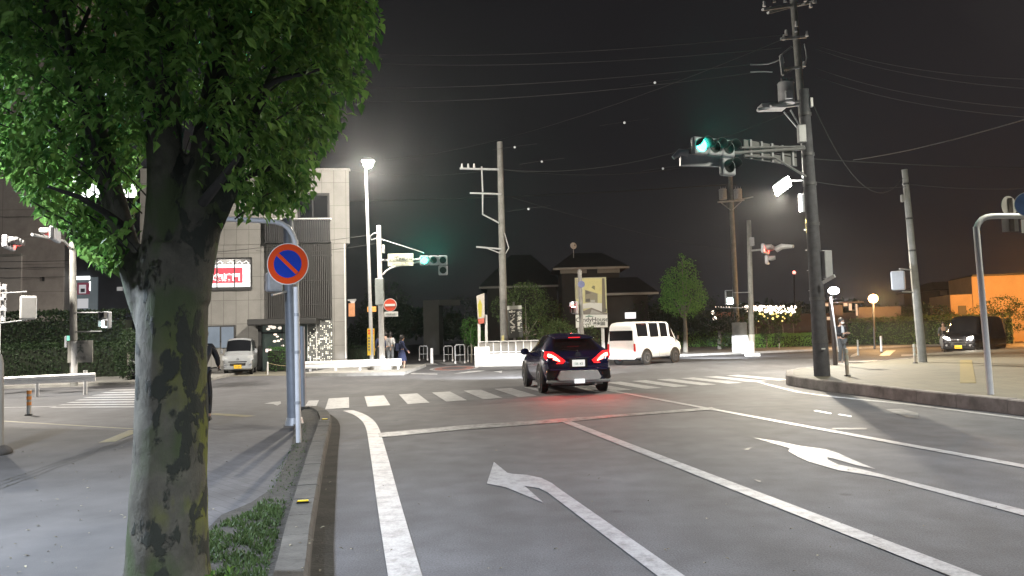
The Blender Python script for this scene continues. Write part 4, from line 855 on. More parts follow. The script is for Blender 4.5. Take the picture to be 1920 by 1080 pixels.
# ribbed sign back on the arm
q = T('ribbed_sign_panel', 'grey ribbed rear of a sign panel hanging along the right signal arm', 'sign', A(1445, 285, 19.2))
a = A(1397, 260, 18.7); c = A(1497, 309, 19.85); dirv = (Vector((c.x, c.y, 0)) - Vector((a.x, a.y, 0))); rzz = math.atan2(dirv.y, dirv.x); ln_ = dirv.length
RIB = mat('sign_back_grey', (.15, .15, .15), .5, .2, .1, 6)
mb = MB(); cx = (a + c) / 2 + Vector((0, .12, 0)); hh = a.z - c.z + .05; Mz = Matrix.Rotation(rzz, 3, 'Z'); mb.box(cx, (ln_, .02, hh * .44), M=Mz); mb.v = [v + Vector((0, 0, hh * .26)) for v in mb.v]; mb.box(cx - Vector((0, 0, hh * .26)), (ln_, .02, hh * .44), M=Mz); mb.build('panel', RIB, q)
for k in range(5): MB().box(cx + Mz @ Vector(((-.4 + .2 * k) * ln_, -.035, 0)), (.07, .05, hh), M=Mz).build('rib', GREYC, q)
# ---- horizontal three-lamp signals, local: faces -Y, x to its right
def visor(mb, c, r, ln, n=12, a0=-.25, a1=PI + .25):
    vs = []; 
    for y, s_ in ((0, 1.0), (-ln, .96)):
        for rr in (r, r - .008):
            for j in range(n + 1):
                q = a0 + (a1 - a0) * j / n; lift = 1.0
                vs.append(Vector(c) + Vector((math.cos(q) * rr * s_, y * (1 if math.sin(q) > 0 else .55), math.sin(q) * rr * s_)))
    m_ = n + 1
    fs = []
    for j in range(n): fs += [(j, j + 1, 2 * m_ + j + 1, 2 * m_ + j), (m_ + j, 3 * m_ + j, 3 * m_ + j + 1, m_ + j + 1), (2 * m_ + j, 2 * m_ + j + 1, 3 * m_ + j + 1, 3 * m_ + j)]
    mb.add(vs, fs, True)
VIS = mat('visor_metal', (.05, .052, .055), .5, 0, .1, 8); VISL = mat('visor_light', (.22, .225, .23), .5, 0, .1, 8); SIGB = mat('signal_housing', (.30, .31, .34), .45, 0, .1, 5)
def hsignal(label, loc, rz, lit='green', arrow=True, group='three-lamp road signals', sc=1.0, n=3, vert=False, tilt=None, vis=None):
    o = T('traffic_signal', label, 'traffic signal', loc, rz, group); kk = dict(world=False)
    mb = MB(); w, h = .40 * sc, .42 * sc
    for i in range(3): mb.bb((-1.5 + i) * w + .006, 0, -h / 2, (-.5 + i) * w - .006, .16 * sc, h / 2)
    mb.bb(-1.5 * w + .02, .02, -h / 2 + .02, 1.5 * w - .02, .15, h / 2 - .02)
    mb.build('housing', SIGB, o, world=False, bevel=.05 * sc)
    if arrow: MB().bb(.5 * w, 0, -h * 1.55, 1.5 * w, .16 * sc, -h * .55).build('arrow_housing', SIGB, o, world=False, bevel=.05 * sc)
    cs = [(-w, 0, 0, 'green'), (0, 0, 0, 'amber'), (w, 0, 0, 'red')] + ([(w, 0, -h * 1.05, 'arrow')] if arrow else [])
    for x, y, z, nm in cs:
        on = nm == lit; mb = MB(); mb.disc((x, -.002, z), (0, -1, 0), .145 * sc, 20, .012); mb.build('lens', (GRN if nm == 'green' else REDL) if on else LENSD, o, world=False)
        mb = MB(); visor(mb, (x, -.01, z), .165 * sc, .26 * sc); mb.build('visor', vis or VIS, o, world=False)
    return o
mid = A(1337, 276, 17.9)
s = hsignal('green-lit signal with an unlit arrow box, hanging on the long right-hand arm', A(1341, 275, 17.5), R(24), 'green')
plight(s, 'lens_light', A(1309, 275, 17.0), 900, (.05, 1, .72), .14, R(100), (.41, -.91, .25), .5)
mb = MB(); mb.tube([A(1290, 287, 17.6), A(1275, 285, 17.6), A(1262, 296, 17.6)], [.09, .08, .05], 8); mb.build('end_bracket', SIGB, s)
mb = MB(); a = A(1275, 300, 17.7); c = A(1352, 302, 17.9); mb.beam(a, c, .10, .28); mb.build('lower_bracket', SIGB, s)
# centre signal pole by the no-entry sign
oc, bc, tc_ = pole_thing('signal_pole', 'white steel signal pole carrying the place-name sign beside the tall slim lamp', 'signal pole', 717, 692, 710, 423, 33.5, .13, .10, WHT, .14)
ar = A(713, 488, 33.5); al = A(800, 486, 33.0)
mb = MB(); mb.tube([ar, al], .045, 8); mb.tube(smooth(resample([A(718, 515, 33.4), A(720, 507, 33.4), A(730, 500, 33.4), A(755, 497, 33.3), A(790, 490, 33.1)], .3), 3), .04, 8); mb.build('arm', WHT, oc)
MB().tube([A(714, 448, 33.4), A(795, 474, 33.2)], .018, 5).build('stay_wire', STEEL, oc)
boxp(oc, 'base_plate', 719, 690, 30, 9, 33.3, .6, CONC, bevel=0); boxp(oc, 'cabinet', 712, 547, 16, 50, 33.2, .25, mat('pale_green_box', (.30, .33, .32), .5), bevel=.03); boxp(oc, 'small_box', 719, 467, 5, 16, 33.3, .12, GREYC)
mb = MB(); mb.tube([A(709, 436, 33.4), A(700, 438, 33.4), A(694, 443, 33.4), A(696, 450, 33.4), A(706, 447, 33.4)], .02, 6); mb.build('cable_loop', STEEL, oc)
s = hsignal('green-lit signal hanging from the centre arm right of the place-name sign', A(813, 488, 32.7), R(6), 'green', vis=VISL)
plight(s, 'lens_light', A(799, 488, 32.35), 2200, (.05, 1, .72), .15, R(70), (.1, -1, .45), .5)
# place-name sign
SGN = mat('sign_face_cream', (.80, .80, .64), .5, 0, .05, 3); INK = mat('sign_ink', (.10, .12, .11), .5, 0, 0)
a = A(727, 476, 33); c = A(775, 498, 33); q = T('place_name_sign', 'cream place-name sign in Japanese and English on the centre signal arm', 'sign', (a + c) / 2)
MB().bb(a.x, 33, c.z, c.x, 33.04, a.z).build('sign_board', SGN, q)
def ptext(body, x, y, d, size, mt, par, rz=0, **k):
    p = A(x, y, d); Mi = WM[par.name].inverted(); return text(body, size, mt, par, Mi @ Matrix.Translation(p) @ Matrix.Rotation(rz, 4, 'Z') @ RX, **k)
ptext('ふじみ野駅入口', 750.5, 486, 32.985, .150, INK, q, bold=.003); ptext('Fujimino Sta. Ent.', 750.5, 494, 32.985, .105, INK, q); ptext('東上線', 742, 479, 32.985, .065, INK, q)
# no-entry sign, plate and orange boards
NR = mat('sign_red', (.60, .07, .03), .45, 0, .04, 4); NWH = mat('sign_white', (.65, .65, .62), .45, 0, .04, 4)
p = A(731.5, 572, 33.1); q = T('no_entry_sign', 'round red no-entry sign with a white plate under it on the centre signal pole', 'sign', p)
MB().disc(p, (0, -1, 0), .29, 28, .01).build('white_rim', NWH, q); MB().disc(p - Vector((0, .011, 0)), (0, -1, 0), .265, 28, .008).build('disc', NR, q)
MB().bb(p.x - .22, p.y - .03, p.z - .05, p.x + .22, p.y - .021, p.z + .05).build('bar', NWH, q)
pp = A(733.5, 589, 33.1); MB().bb(pp.x - .30, pp.y - .02, pp.z - .11, pp.x + .30, pp.y, pp.z + .11).build('plate', NWH, q)
ptext('自転車を除く', 733.5, 589, 33.07, .085, INK, q)
MB().beam(A(716, 571, 33.25), p + Vector((0, .02, 0)), .05, .05).build('bracket', DARKM, q)
p = A(697, 580, 33.8); q = T('orange_side_sign', 'small orange lit board seen edge-on behind the slim lamp post', 'sign', p); boxp(q, 'board', 697, 580, 17, 10, 34.3, .05, mat('orange_board', (.65, .30, .06), .5, emit=.3, ecol=(1, .5, .15)))
p = A(658, 575, 40); q = T('hanging_shop_sign', 'small orange hanging sign under a white triangular lamp at the office corner', 'sign', p)
c = A(660, 581, 40); MB().bb(c.x - .16, 39.9, c.z - .35, c.x + .16, 40, c.z + .35).build('board', mat('orange_sign', (.55, .25, .12), .5), q)
c = A(661, 568, 40); MB().add([c + Vector((-.16, 0, .12)), c + Vector((.16, 0, .12)), c + Vector((0, 0, -.16)), c + Vector((-.16, .06, .12)), c + Vector((.16, .06, .12)), c + Vector((0, .06, -.16))], [(0, 1, 2), (5, 4, 3), (0, 3, 4, 1), (1, 4, 5, 2), (2, 5, 3, 0)]).build('triangle', WHT, q)
MB().beam(A(652, 563, 40), A(668, 562, 40), .08, .08).build('bracket', STEEL, q)
YEL = mat('yellow_cover', (.62, .42, .03), .5, 0, .08, 6)
for x, d, lab in ((692, 33.6, 'left yellow vertical banner plate with red dots on the slim lamp post'), (699, 34.3, 'right yellow vertical banner plate behind the slim lamp post')):
    q = T('banner_plate', lab, 'sign', A(x, 640, d), 0, 'yellow banner plates'); boxp(q, 'plate', x, 641, 6.2, 50, d, .02, YEL, bevel=0)
    for y in (620, 625): c = A(x, y, d); MB().disc(c - Vector((0, .012, 0)), (0, -1, 0), .05, 14, .004).build('red_dot', NR, q)
    mb = MB()
    for k in range(5): c = A(x, 634 + k * 5.5, d); mb.bb(c.x - .035, c.y - .018, c.z - .04, c.x + .035, c.y - .012, c.z + .04)
    mb.build('lettering', INK, q)
# ---- left corner: no parking sign, grey pole
on, bn, tn = pole_thing('sign_pole', 'white bent-top pole carrying the blue and red no-parking sign', 'pole', 560, 835, 554, 450, 10.4, .036, .036, WHT, .1)
MB().tube(smooth(resample([A(554, 455, 10.4), A(553, 438, 10.4), A(546, 424, 10.4), A(530, 416, 10.4), A(480, 413, 10.4), A(408, 410, 10.4)], .08), 3), .036, 12).build('bent_arm', WHT, on)
for y in (590, 660, 755): p = A(556.5 + (y - 590) * .012, y, 10.4); MB().cyl(p - Vector((0, 0, .02)), p + Vector((0, 0, .02)), .042).build('clamp', STEEL, on)
SB = mat('sign_blue', (.008, .035, .30), .85, 0, .05, 4, spec=.1); SR = mat('sign_orange_red', (.62, .06, .008), .85, 0, .05, 4, spec=.1)
p = A(540, 495, 10.28); q = T('no_parking_sign', 'round blue sign with red ring and slash on the bent-top pole', 'sign', p); nv = Vector((-.02, -1, 0)).normalized()
MB().disc(p, nv, .285, 40, .008).build('rim', mat('sign_rim', (.55, .5, .42), .45, 0, .03, 4), q); MB().disc(p + nv * .008, nv, .274, 40, .006).build('red_ring', SR, q); MB().disc(p + nv * .014, nv, .190, 40, .005).build('blue_field', SB, q)
MB().box(p + nv * .023, (.37, .006, .048), M=Matrix.Rotation(R(45), 3, 'Y')).build('slash', SR, q)
MB().box(p + Vector((.11, .06, 0)), (.06, .1, .25)).build('clamp', STEEL, q)
og, bg_, tg = pole_thing('signal_pole', 'grey steel signal pole standing just behind the no-parking sign pole', 'signal pole', 552, 792, 540, 410, 12.8, .115, .085, mat('grey_pole', (.23, .25, .28), .5, .2, .15, 6), .1)
MB().cyl(bg_, bg_ + Vector((0, 0, .12)), .16, .13, 16).build('base_plate', STEEL, og)
MB().tube([A(568, 762, 12.6), A(566, 612, 12.6)], .045, 10).build('side_post', mat('side_post_grey', (.26, .28, .31), .5, .2, .15, 6), og)
def ped(label, x, y, d, w, h, rz, lit=None, rear=True, arms=(), group='pedestrian signals', mt=None):
    c = A(x, y, d); k = d / FPX; W_, H_ = w * k, h * k; o = T('pedestrian_signal', label, 'pedestrian signal', c, rz, group)
    MB().bb(-W_ / 2, -.1, -H_ / 2, W_ / 2, .10, H_ / 2).build('housing', mt or SIGB, o, world=False, bevel=min(.05, W_ / 6))
    for zz, nm in ((H_ * .24, 'r'), (-H_ * .24, 'g')):
        yv = -.1 if not rear else .1; sg = -1 if not rear else 1
        MB().bb(-W_ * .36, yv, zz - H_ * .19, W_ * .36, yv + sg * .012, zz + H_ * .19).build('lens', (PEDG if (lit == nm) else LENSD), o, world=False)
        mb = MB(); mb.bb(-W_ * .42, yv, zz + H_ * .2, W_ * .42, yv + sg * .16, zz + H_ * .22); mb.bb(-W_ * .44, yv, zz - H_ * .15, -W_ * .41, yv + sg * .13, zz + H_ * .21); mb.bb(W_ * .41, yv, zz - H_ * .15, W_ * .44, yv + sg * .13, zz + H_ * .21); mb.build('visor', VIS if not rear else SIGB, o, world=False)
    mb = MB()
    for a_, b_ in arms: mb.tube([A(*a_), A(*b_)], .022, 6)
    if arms: mb.build('bracket', STEEL, o)
    return o
ped('pale pedestrian signal seen from the back, behind the no-parking disc', 514, 529, 12.7, 29, 38, R(28), arms=[((518, 510, 12.7), (541, 508, 12.8)), ((510, 553, 12.3), (541, 546, 12.8))], mt=mat('pale_housing', (.50, .51, .53), .45))
ped('white pedestrian signal seen from behind, at the far left above the guardrail', 53, 577, 24, 27, 44, R(35), arms=[((3, 550, 24.3), (50, 547, 24.1)), ((0, 606, 24.3), (50, 600, 24.1))], mt=WHT)
o = T('ladder_post', 'short white post with brackets at the far left edge', 'post', gz(10, 600, 24.5)); mb = MB(); mb.tube([A(9, 533, 24.5), A(6, 602, 24.5)], .06, 8); mb.tube([A(-6, 620, 24.6), A(-6, 530, 24.6)], .11, 8); mb.tube([gz(-6, 600, 24.6), A(-6, 620, 24.6)], .11, 8); mb.build('post', WHT, o)
mb = MB()
for y in (540, 560, 580): mb.beam(A(-4, y, 24.4), A(12, y, 24.4), .05, .09)
mb.build('bracket', GREYC, o)
# left signal pole across the street
ol, bl, tl = pole_thing('signal_pole', 'slim grey signal pole behind the left guardrail', 'signal pole', 139, 700, 136, 440, 27, .13, .10, POLEC, .1)
MB().tube([A(139, 640, 26.8), A(139, 700, 26.8)], .1, 8).build('lit_pole_foot', WHT, ol)  # white tube puts the bright lower end of the pole into colour as light
plpart = ped('lit white-green pedestrian signal reaching right of the left signal pole', 200, 600, 26.5, 17, 32, R(-20), 'g', False, arms=[((140, 586, 27), (198, 586, 26.5)), ((140, 622, 27), (190, 621, 26.5)), ((198, 586, 26.5), (198, 590, 26.5))])
plight(plpart, 'lens_light', A(200, 606, 26.1), 120, (.65, .85, 1), .12, R(150), (0, -1, 0), .5)
ped('small green-lit signal edge behind the white notice board', 128, 641, 27.6, 11, 22, R(50), None, False, arms=[])
boxp(ol, 'countdown_light', 130, 634, 8, 9, 27.3, .05, em('dim_green', (.25, .8, .6), .8), bevel=0)
q = T('notice_board', 'white crossing notice board with a walking figure on the left signal pole', 'sign', A(150, 658, 26.7)); a = A(127, 639, 26.8); c = A(173, 679, 26.8); MB().bb(a.x, 26.8, c.z, c.x, 26.84, a.z).build('board', mat('board_white', (.27, .265, .245), .5, 0, .08, 3), q)
mb = MB(); pc = A(150, 654, 26.78)
for p0, p1 in (((0, .07), (0, -.02)), ((-.09, .05), (.09, .02)), ((0, -.02), (-.08, -.12)), ((0, -.02), (.07, -.08)), ((.07, -.08), (.10, -.12))): mb.beam(pc + Vector((p0[0] * 1.1, 0, p0[1] * 1.1)), pc + Vector((p1[0] * 1.1, 0, p1[1] * 1.1)), .02, .03)
mb.sph(pc + Vector((.01, 0, .11)), .03, 8, (1, .4, 1)); mb.build('walking_figure', INK, q)
GI = mat('grey_ink', (.12, .12, .12), .6); ptext('横断者優先', 151, 643, 26.77, .10, GI, q); ptext('歩行者', 150, 672, 26.77, .14, GI, q)
ml_ = MB(); ml_.tube([A(136, 470, 27), A(120, 452, 26.5), A(60, 440, 24)], .045, 8); ml_.build('arm', STEEL, ol)
# red signals at left seen side-on
s = hsignal('red-lit signal seen side-on among the lower left leaves', A(98, 440, 24), R(-68), 'red', False, vis=VISL); plight(s, 'lens_light', A(107, 446, 23.3), 30, (1, .08, .05), .1, R(140), (1, -.4, -.05), .5)
s = hsignal('red-lit signal at the far left edge in front of the concrete wall', A(22, 456, 24.5), R(112), 'red', False, vis=VISL); plight(s, 'lens_light', A(8, 460, 24.0), 8, (1, .08, .05), .1)
# right far signal
orr, br, tr_ = pole_thing('signal_pole', 'slim grey signal pole in front of the fairy lights', 'signal pole', 1410, 664, 1404, 413, 40, .15, .11, POLEC, .12)
MB().tube([A(1409, 627, 39.8), A(1410, 664, 39.8)], .16, 8).build('lit_pole_foot', WHT, orr); boxp(orr, 'base_plate', 1411, 665, 22, 6, 39.8, .6, CONC, bevel=0); boxp(orr, 'box', 1410, 453, 7, 16, 39.6, .2, GREYC)  # lower white tube imitates headlights falling on the pole
MB().tube([A(1407, 470, 40), A(1485, 463, 38)], .05, 8).build('arm', STEEL, orr)
s = hsignal('small red-lit signal on the slim pole in front of the fairy lights', A(1438, 467, 38.5), R(62), 'red', True, vis=VISL, sc=1.15); plight(s, 'lens_light', A(1440, 467, 38.0), 140, (1, .08, .05), .12, R(140), (-.9, -.47, -.05), .5)
MB().tube([A(1455, 468, 38.6), A(1466, 462, 38.4), A(1488, 462, 38.0)], [.16, .15, .08], 8).build('bracket', GREYC, s)
pp_ = ped('lit white pedestrian signal beside the far hedge', 1367, 558, 39.5, 15, 28, 0, 'g', False, arms=[((1405, 548, 39.8), (1368, 549, 39.5)), ((1405, 577, 39.8), (1350, 577, 39.5))])
plight(pp_, 'lens_light', A(1367, 564, 39.0), 250, (.75, .92, 1), .12, R(150), (0, -1, 0), .5)
# far utility pole with two transformers, far right of centre
oe, be, te = pole_thing('utility_pole', 'utility pole with two drum transformers beyond the hedge', 'utility pole', 1384, 655, 1369, 330, 55, .20, .15, POLEC, 0)
transformer(oe, 1355, 356, 374, 54.6, 14); transformer(oe, 1383, 356, 374, 54.6, 15)
mb = MB(); mb.beam(A(1346, 379, 54.6), A(1395, 375, 54.6), .16, .10); mb.beam(A(1388, 374, 54.6), A(1412, 369, 54.6), .08, .08); mb.beam(A(1352, 380, 54.7), A(1370, 394, 54.7), .05, .05); mb.beam(A(1390, 378, 54.7), A(1373, 394, 54.7), .05, .05); mb.build('crossarm', STEEL, oe)
b = gz(1388, 600, 47); q = T('gate_post', 'broad white concrete post at the edge of the far hedge', 'post', b); MB().bb(b.x - .45, 47, 0, b.x + .45, 47.5, 1.15).build('lower_block', WHT, q, bevel=.03); MB().bb(b.x - .42, 47.05, 1.153, b.x + .42, 47.45, 1.95).build('upper_block', CONC, q, bevel=.03)
# centre utility pole
ou, bu, tu = pole_thing('utility_pole', 'bare concrete utility pole with a side crossarm left of the billboard', 'utility pole', 946, 668, 937, 266, 41, .22, .15, POLEC, .0)
mb = MB(); mb.beam(A(862, 316, 40.8), A(936, 318, 40.8), .10, .10); mb.beam(A(903, 312, 40.8), A(905, 360, 40.8), .08, .08); mb.beam(A(881, 362, 40.8), A(940, 364, 40.8), .08, .08); mb.tube([A(905, 362, 40.8), A(905, 402, 40.8), A(936, 418, 40.8)], .05, 6); mb.beam(A(893, 463, 40.6), A(940, 467, 40.8), .09, .08); mb.beam(A(912, 465, 40.6), A(938, 475, 40.7), .05, .05); mb.tube([A(946, 437, 40.8), A(954, 465, 40.8), A(948, 475, 40.8)], .035, 6)
ca = mb.build('crossarm', STEEL, ou); mb = MB()
for x in (866, 878, 889): p = A(x, 315, 40.8); mb.cyl(p, p + Vector((0, 0, .24)), .07, .04, 8)
mb.build('insulator', WHT, ca); boxp(ou, 'name_plate', 943, 634, 5, 10, 40.6, .05, mat('yellow_plate', (.5, .45, .2), .5), bevel=0)
MB().tube([A(946, 645, 40.7), A(947, 684, 40.7)], .24, 12).build('lit_pole_foot', WHT, ou)  # white foot stands in for the low beam on this pole
# right leaning pole and its pedestrian signal
op, bp, tp = pole_thing('signal_pole', 'pale leaning signal pole at the back edge of the right traffic island', 'signal pole', 1730, 677, 1696, 318, 26, .145, .095, POLEC, ZI)
mb = MB()
for y in (345, 410, 470, 530): p = A(1696 + 34 * (y - 318) / 359, y, 26); mb.cyl(p - Vector((0, 0, .03)), p + Vector((0, 0, .03)), .12, n=14)
mb.build('band', DARKM, op); boxp(op, 'small_box', 1692, 372, 6, 14, 25.9, .1, CONC)
ped('pale pedestrian signal seen from behind on the leaning pole of the island', 1684, 526, 25.8, 24, 36, R(-30), arms=[((1686, 504, 25.8), (1716, 507, 26)), ((1692, 547, 25.8), (1718, 548, 26))])
# bent sign pole at right edge
oq, bq, tq = pole_thing('sign_pole', 'white bent-top sign pole at the right edge of the traffic island', 'pole', 1858, 742, 1830, 425, 13.6, .052, .052, WHT, ZI)
MB().tube(smooth(resample([A(1830, 430, 13.6), A(1829, 416, 13.6), A(1840, 406, 13.6), A(1860, 405, 13.6), A(1925, 405, 13.6), A(1990, 405, 13.6)], .08), 3), .052, 12).build('bent_arm', WHT, oq)
p = A(1892, 391, 13.7); q = T('rear_facing_sign', 'round sign seen from behind with a plate below it on the right bent pole', 'sign', p); SBK = mat('sign_back', (.33, .31, .29), .5, .2, .12, 6)
MB().disc(p + Vector((0, 0, .04)), (.35, -1, 0), .19, 28, .006, ay=1.0).build('disc', SBK, q); MB().box(p - Vector((0, 0, .30)), (.26, .01, .25), R(-18)).build('plate', SBK, q); MB().box(p - Vector((-.01, .03, .12)), (.07, .03, .62), R(-18)).build('clamp', mat('clamp_brown', (.12, .10, .09), .5, .3), q)
p = A(1928, 385, 13.3); q = T('blue_round_sign', 'blue round sign cut by the right edge of the view', 'sign', p); MB().disc(p + Vector((0, 0, .02)), (-.25, -1, 0), .21, 32, .008).build('disc', mat('pale_blue_sign', (.14, .25, .48), .45), q); MB().disc(p + Vector((0, .006, .02)), (-.25, -1, 0), .22, 32, .006).build('rim', NWH, q)
MB().bb(p.x - .15, p.y - .01, p.z - .49, p.x + .25, p.y, p.z - .25).build('plate', NWH, q, bevel=.003)
# slim post lamp on the island
o, b, t = pole_thing('post_lamp', 'slim dark post with a small glowing white lamp head beside the thick signal pole', 'street lamp', 1567, 690, 1557, 556, 25.5, .075, .05, mat('brown_post', (.06, .045, .04), .6), ZI)
h_ = A(1563, 545, 25.4); MB().sph(h_, .17, 14, (1.1, .8, .75)).build('lamp_head', em('post_lamp_white', (.93, .96, 1), 14), o); plight(o, 'lamp_light', h_ - Vector((0, .3, .1)), 420, (.85, .92, 1), .15)
MB().tube([A(1559, 566, 25.4), A(1572, 660, 25.3)], .02, 6).build('side_rod', WHT, o)
# sodium lamp far right
b = gz(1637, 600, 50); h_ = A(1637, 560, 50); o = T('sodium_lamp', 'orange sodium street lamp glaring over the brown hedge at right', 'street lamp', b)
MB().cyl(b, h_ + Vector((0, 0, .2)), .07).build('post', DARKM, o); MB().sph(h_, .30, 14, (1, 1, 1)).build('globe', em('sodium_orange', (1, .62, .26), 9), o); plight(o, 'lamp_light', h_ - Vector((0, .8, 0)), 2400, (1, .58, .24), .3)
# second sodium lamp standing before the rendered house (lights its wall)
b = gz(1900, 600, 54); h2 = Vector((b.x + 1.5, 52, 4.2)); o = T('sodium_lamp', 'low sodium lamp hidden behind the black minivan, lighting the rendered house orange', 'street lamp', (h2.x, h2.y, 0))
MB().cyl((h2.x, h2.y, 0), h2, .06).build('post', DARKM, o); MB().sph(h2, .14, 10).build('globe', em('sodium_orange2', (1, .55, .2), 6), o); plight(o, 'lamp_light', h2 + Vector((0, .3, 0)), 7000, (1, .42, .09), .2)
# street lamps beside and behind the camera that light the foreground
def back_lamp(label, x, y, h, power, col, rad=.2, cone=165, ax=(0, .12, -1), bl=.5):
    o = T('street_lamp', label, 'street lamp', (x, y, 0)); MB().cyl((x, y, 0), (x, y, h), .09, .05).build('pole', STEEL, o)
    mb = MB(); mb.box((x, y + .25, h), (.3, .6, .12)); mb.build('lamp_head', STEEL, o, bevel=.03); MB().bb(x - .13, y + .02, h - .09, x + .13, y + .5, h - .065).build('lamp_panel', LEDW, o)
    plight(o, 'lamp_light', (x, y + .3, h - .25), power, col, rad, R(cone), ax, bl)
back_lamp('low cool white lamp on the left pavement beside the near tree, outside the view', -5.5, 4.4, 4.0, 2800, (.72, .82, 1), cone=172)
back_lamp('tall white street lamp across the road beside the camera on the right', 11.5, .5, 9.0, 11500, (.86, .90, 1), cone=118, ax=(-.1, .1, -1))
back_lamp('tall white street lamp on the right traffic island just outside the view', 12.2, 12.4, 9.5, 5200, (1, .97, .80), cone=172, rad=.8)
back_lamp('tall street lamp on the left pavement far behind the camera', -3.2, -7.0, 7.5, 8500, (.80, .86, 1), cone=124)
back_lamp('street lamp at the far left corner of the crossing, outside the view', -17.0, 22, 8.0, 11000, (1, .92, .80))
# ================================================================ shop signs, rails, bollards
q = T('billboard', 'tall advertising billboard with a pale room picture and a white name panel', 'billboard', gz(1108, 640, 44)); d = 44
def drect(nm, x0, y0, x1, y1, off, mt, par, th=.02, d=44):
    a = A(x0, y0, d); c = A(x1, y1, d); return MB().bb(a.x, d - off - th, c.z, c.x, d - off, a.z).build(nm, mt, par)
def dpoly(nm, P, off, mt, par, d=44, th=.01):
    return MB().poly([A(x, y, d) + Vector((0, -off, 0)) for x, y in P], (0, -1, 0), th).build(nm, mt, par)
bl = lambda n, c: mat(n, c, .6, 0, .06, 3)
fr_ = drect('frame', 1077, 521, 1139, 614, 0, bl('bb_frame', (.20, .19, .16)), q, .12)
drect('picture', 1078, 522, 1138, 589, .12, bl('bb_cream', (.5, .47, .25)), q); pc = drect('name_panel', 1079, 589, 1139, 613, .12, bl('bb_white', (.7, .7, .68)), q)
bx = lambda P: [(1065 + a / 9.82, 510 + b / 9.82) for a, b in P]
for nm, P, o_, c in [('room_ceiling', [(300, 120), (620, 130), (620, 420), (540, 400), (430, 350), (310, 330)], .141, (.55, .49, .22)), ('room_wall', [(310, 330), (540, 400), (540, 580), (310, 560)], .142, (.24, .22, .16)), ('room_wall', [(320, 340), (430, 390), (320, 415)], .152, (.13, .11, .09)),
                     ('room_shelf', [(325, 500), (400, 490), (400, 545), (325, 550)], .153, (.10, .09, .08)), ('room_lamp', [(425, 290), (455, 252), (490, 260), (490, 335)], .153, (.20, .19, .10)), ('room_bed', [(250, 590), (430, 560), (640, 580), (640, 740), (430, 660), (250, 680)], .153, (.58, .57, .54)),
                     ('room_floor', [(160, 770), (160, 700), (250, 730), (430, 660), (640, 740), (730, 760), (730, 785), (160, 785)], .154, (.19, .17, .15)), ('room_rug', [(400, 775), (430, 690), (640, 770)], .156, (.34, .33, .31)),
                     ('room_curtain', [(620, 120), (665, 120), (690, 690), (620, 680)], .155, (.14, .12, .09)), ('room_window', [(140, 130), (180, 130), (200, 500), (150, 500)], .153, (.33, .31, .22)), ('room_pillow', [(410, 520), (490, 515), (490, 580), (410, 570)], .165, (.38, .37, .34)), ('room_table', [(620, 660), (710, 680), (700, 745), (620, 740)], .166, (.12, .11, .09))]:
    dpoly(nm, bx(P), o_, bl('bb_' + nm + str(int(c[0] * 100)), c), fr_)
BIN = mat('billboard_ink', (.10, .105, .10), .6); BGR = mat('billboard_green', (.10, .22, .16), .6)
def dtext(body, x, y, d, off, size, mt, par, **k): ptext(body, x, y, d - off, size, mt, par, **k)
dtext('CandyHouse', 1110, 599.5, 44, .145, .36, BIN, pc, bold=.006); dtext('きれいなくらし', 1103, 607.5, 44, .145, .15, BIN, pc); dtext('建売', 1119, 607.5, 44, .145, .20, BIN, pc, bold=.006)
drect('dark_plate', 1125, 604, 1134, 610, .141, bl('bb_dark', (.12, .12, .12)), pc, .006); dtext('支店', 1129.5, 607, 44, .15, .15, mat('bb_ink_white', (.4, .4, .4), .6), pc)
mb = MB(); mb.tube([A(1097, 594, 43.85), A(1104, 592.3, 43.85), A(1113, 593.5, 43.85)], [.01, .04, .01], 6); mb.build('swoosh', BGR, pc)
mb = MB(); 
for x in (1086, 1130): a = A(x, 613, 44.05); mb.bb(a.x - .09, 44.0, 0, a.x + .09, 44.15, a.z)
mb.build('post', WHT, q)
# post with signal and round sign in front of billboard
o, b, t = pole_thing('signal_pole', 'grey pole in front of the billboard with a round blue sign', 'signal pole', 1092, 668, 1087, 506, 37.5, .12, .10, POLEC, 0)
p = A(1090, 533, 37.3); MB().disc(p, (0, -1, 0), .17, 20, .01).build('round_sign', mat('blue_grey_sign', (.12, .14, .26), .5), o)
s = ped('red-lit pedestrian signal seen side-on in front of the billboard', 1078, 577, 37.2, 13, 24, R(-50), 'r', False)
MB().sph(A(1073, 572, 37.0), .08, 8).build('red_glow_lens', REDL, s); plight(s, 'lens_light', A(1072, 573, 36.8), 14, (1, .1, .1), .08)
# vertical black sign with white brush lettering
q = T('restaurant_sign', 'dark vertical shop sign with white brush lettering beside the bare utility pole', 'sign', gz(966, 640, 42))
M_ = mat('sign_dark_grey', (.045, .047, .045), .6, 0, .1, 3); BW = mat('brush_white', (.75, .75, .70), .6)
pb = dpoly('board', [(951, 574), (978, 573), (981, 632), (954, 634)], 0, M_, q, 42, .1); dpoly('top_band', [(950.5, 574), (978, 572.5), (978, 579.5), (951, 581)], .1, mat('band_white', (.40, .41, .38), .6), q, 42, .01)
for i, ch in enumerate('あくろ'): ptext(ch, 960.8 + i * .5, 590 + i * 14.5, 41.88, .46, BW, pb, bold=.02)
for i, ch in enumerate('武蔵野麺'): ptext(ch, 973.3 + i * .45, 589 + i * 9.6, 41.88, .26, BW, pb, bold=.012)
mb = MB(); a = A(963, 566, 42.05); mb.bb(a.x - .06, 42.05, 0, a.x + .06, 42.17, a.z); mb.build('post', POLEC, q)
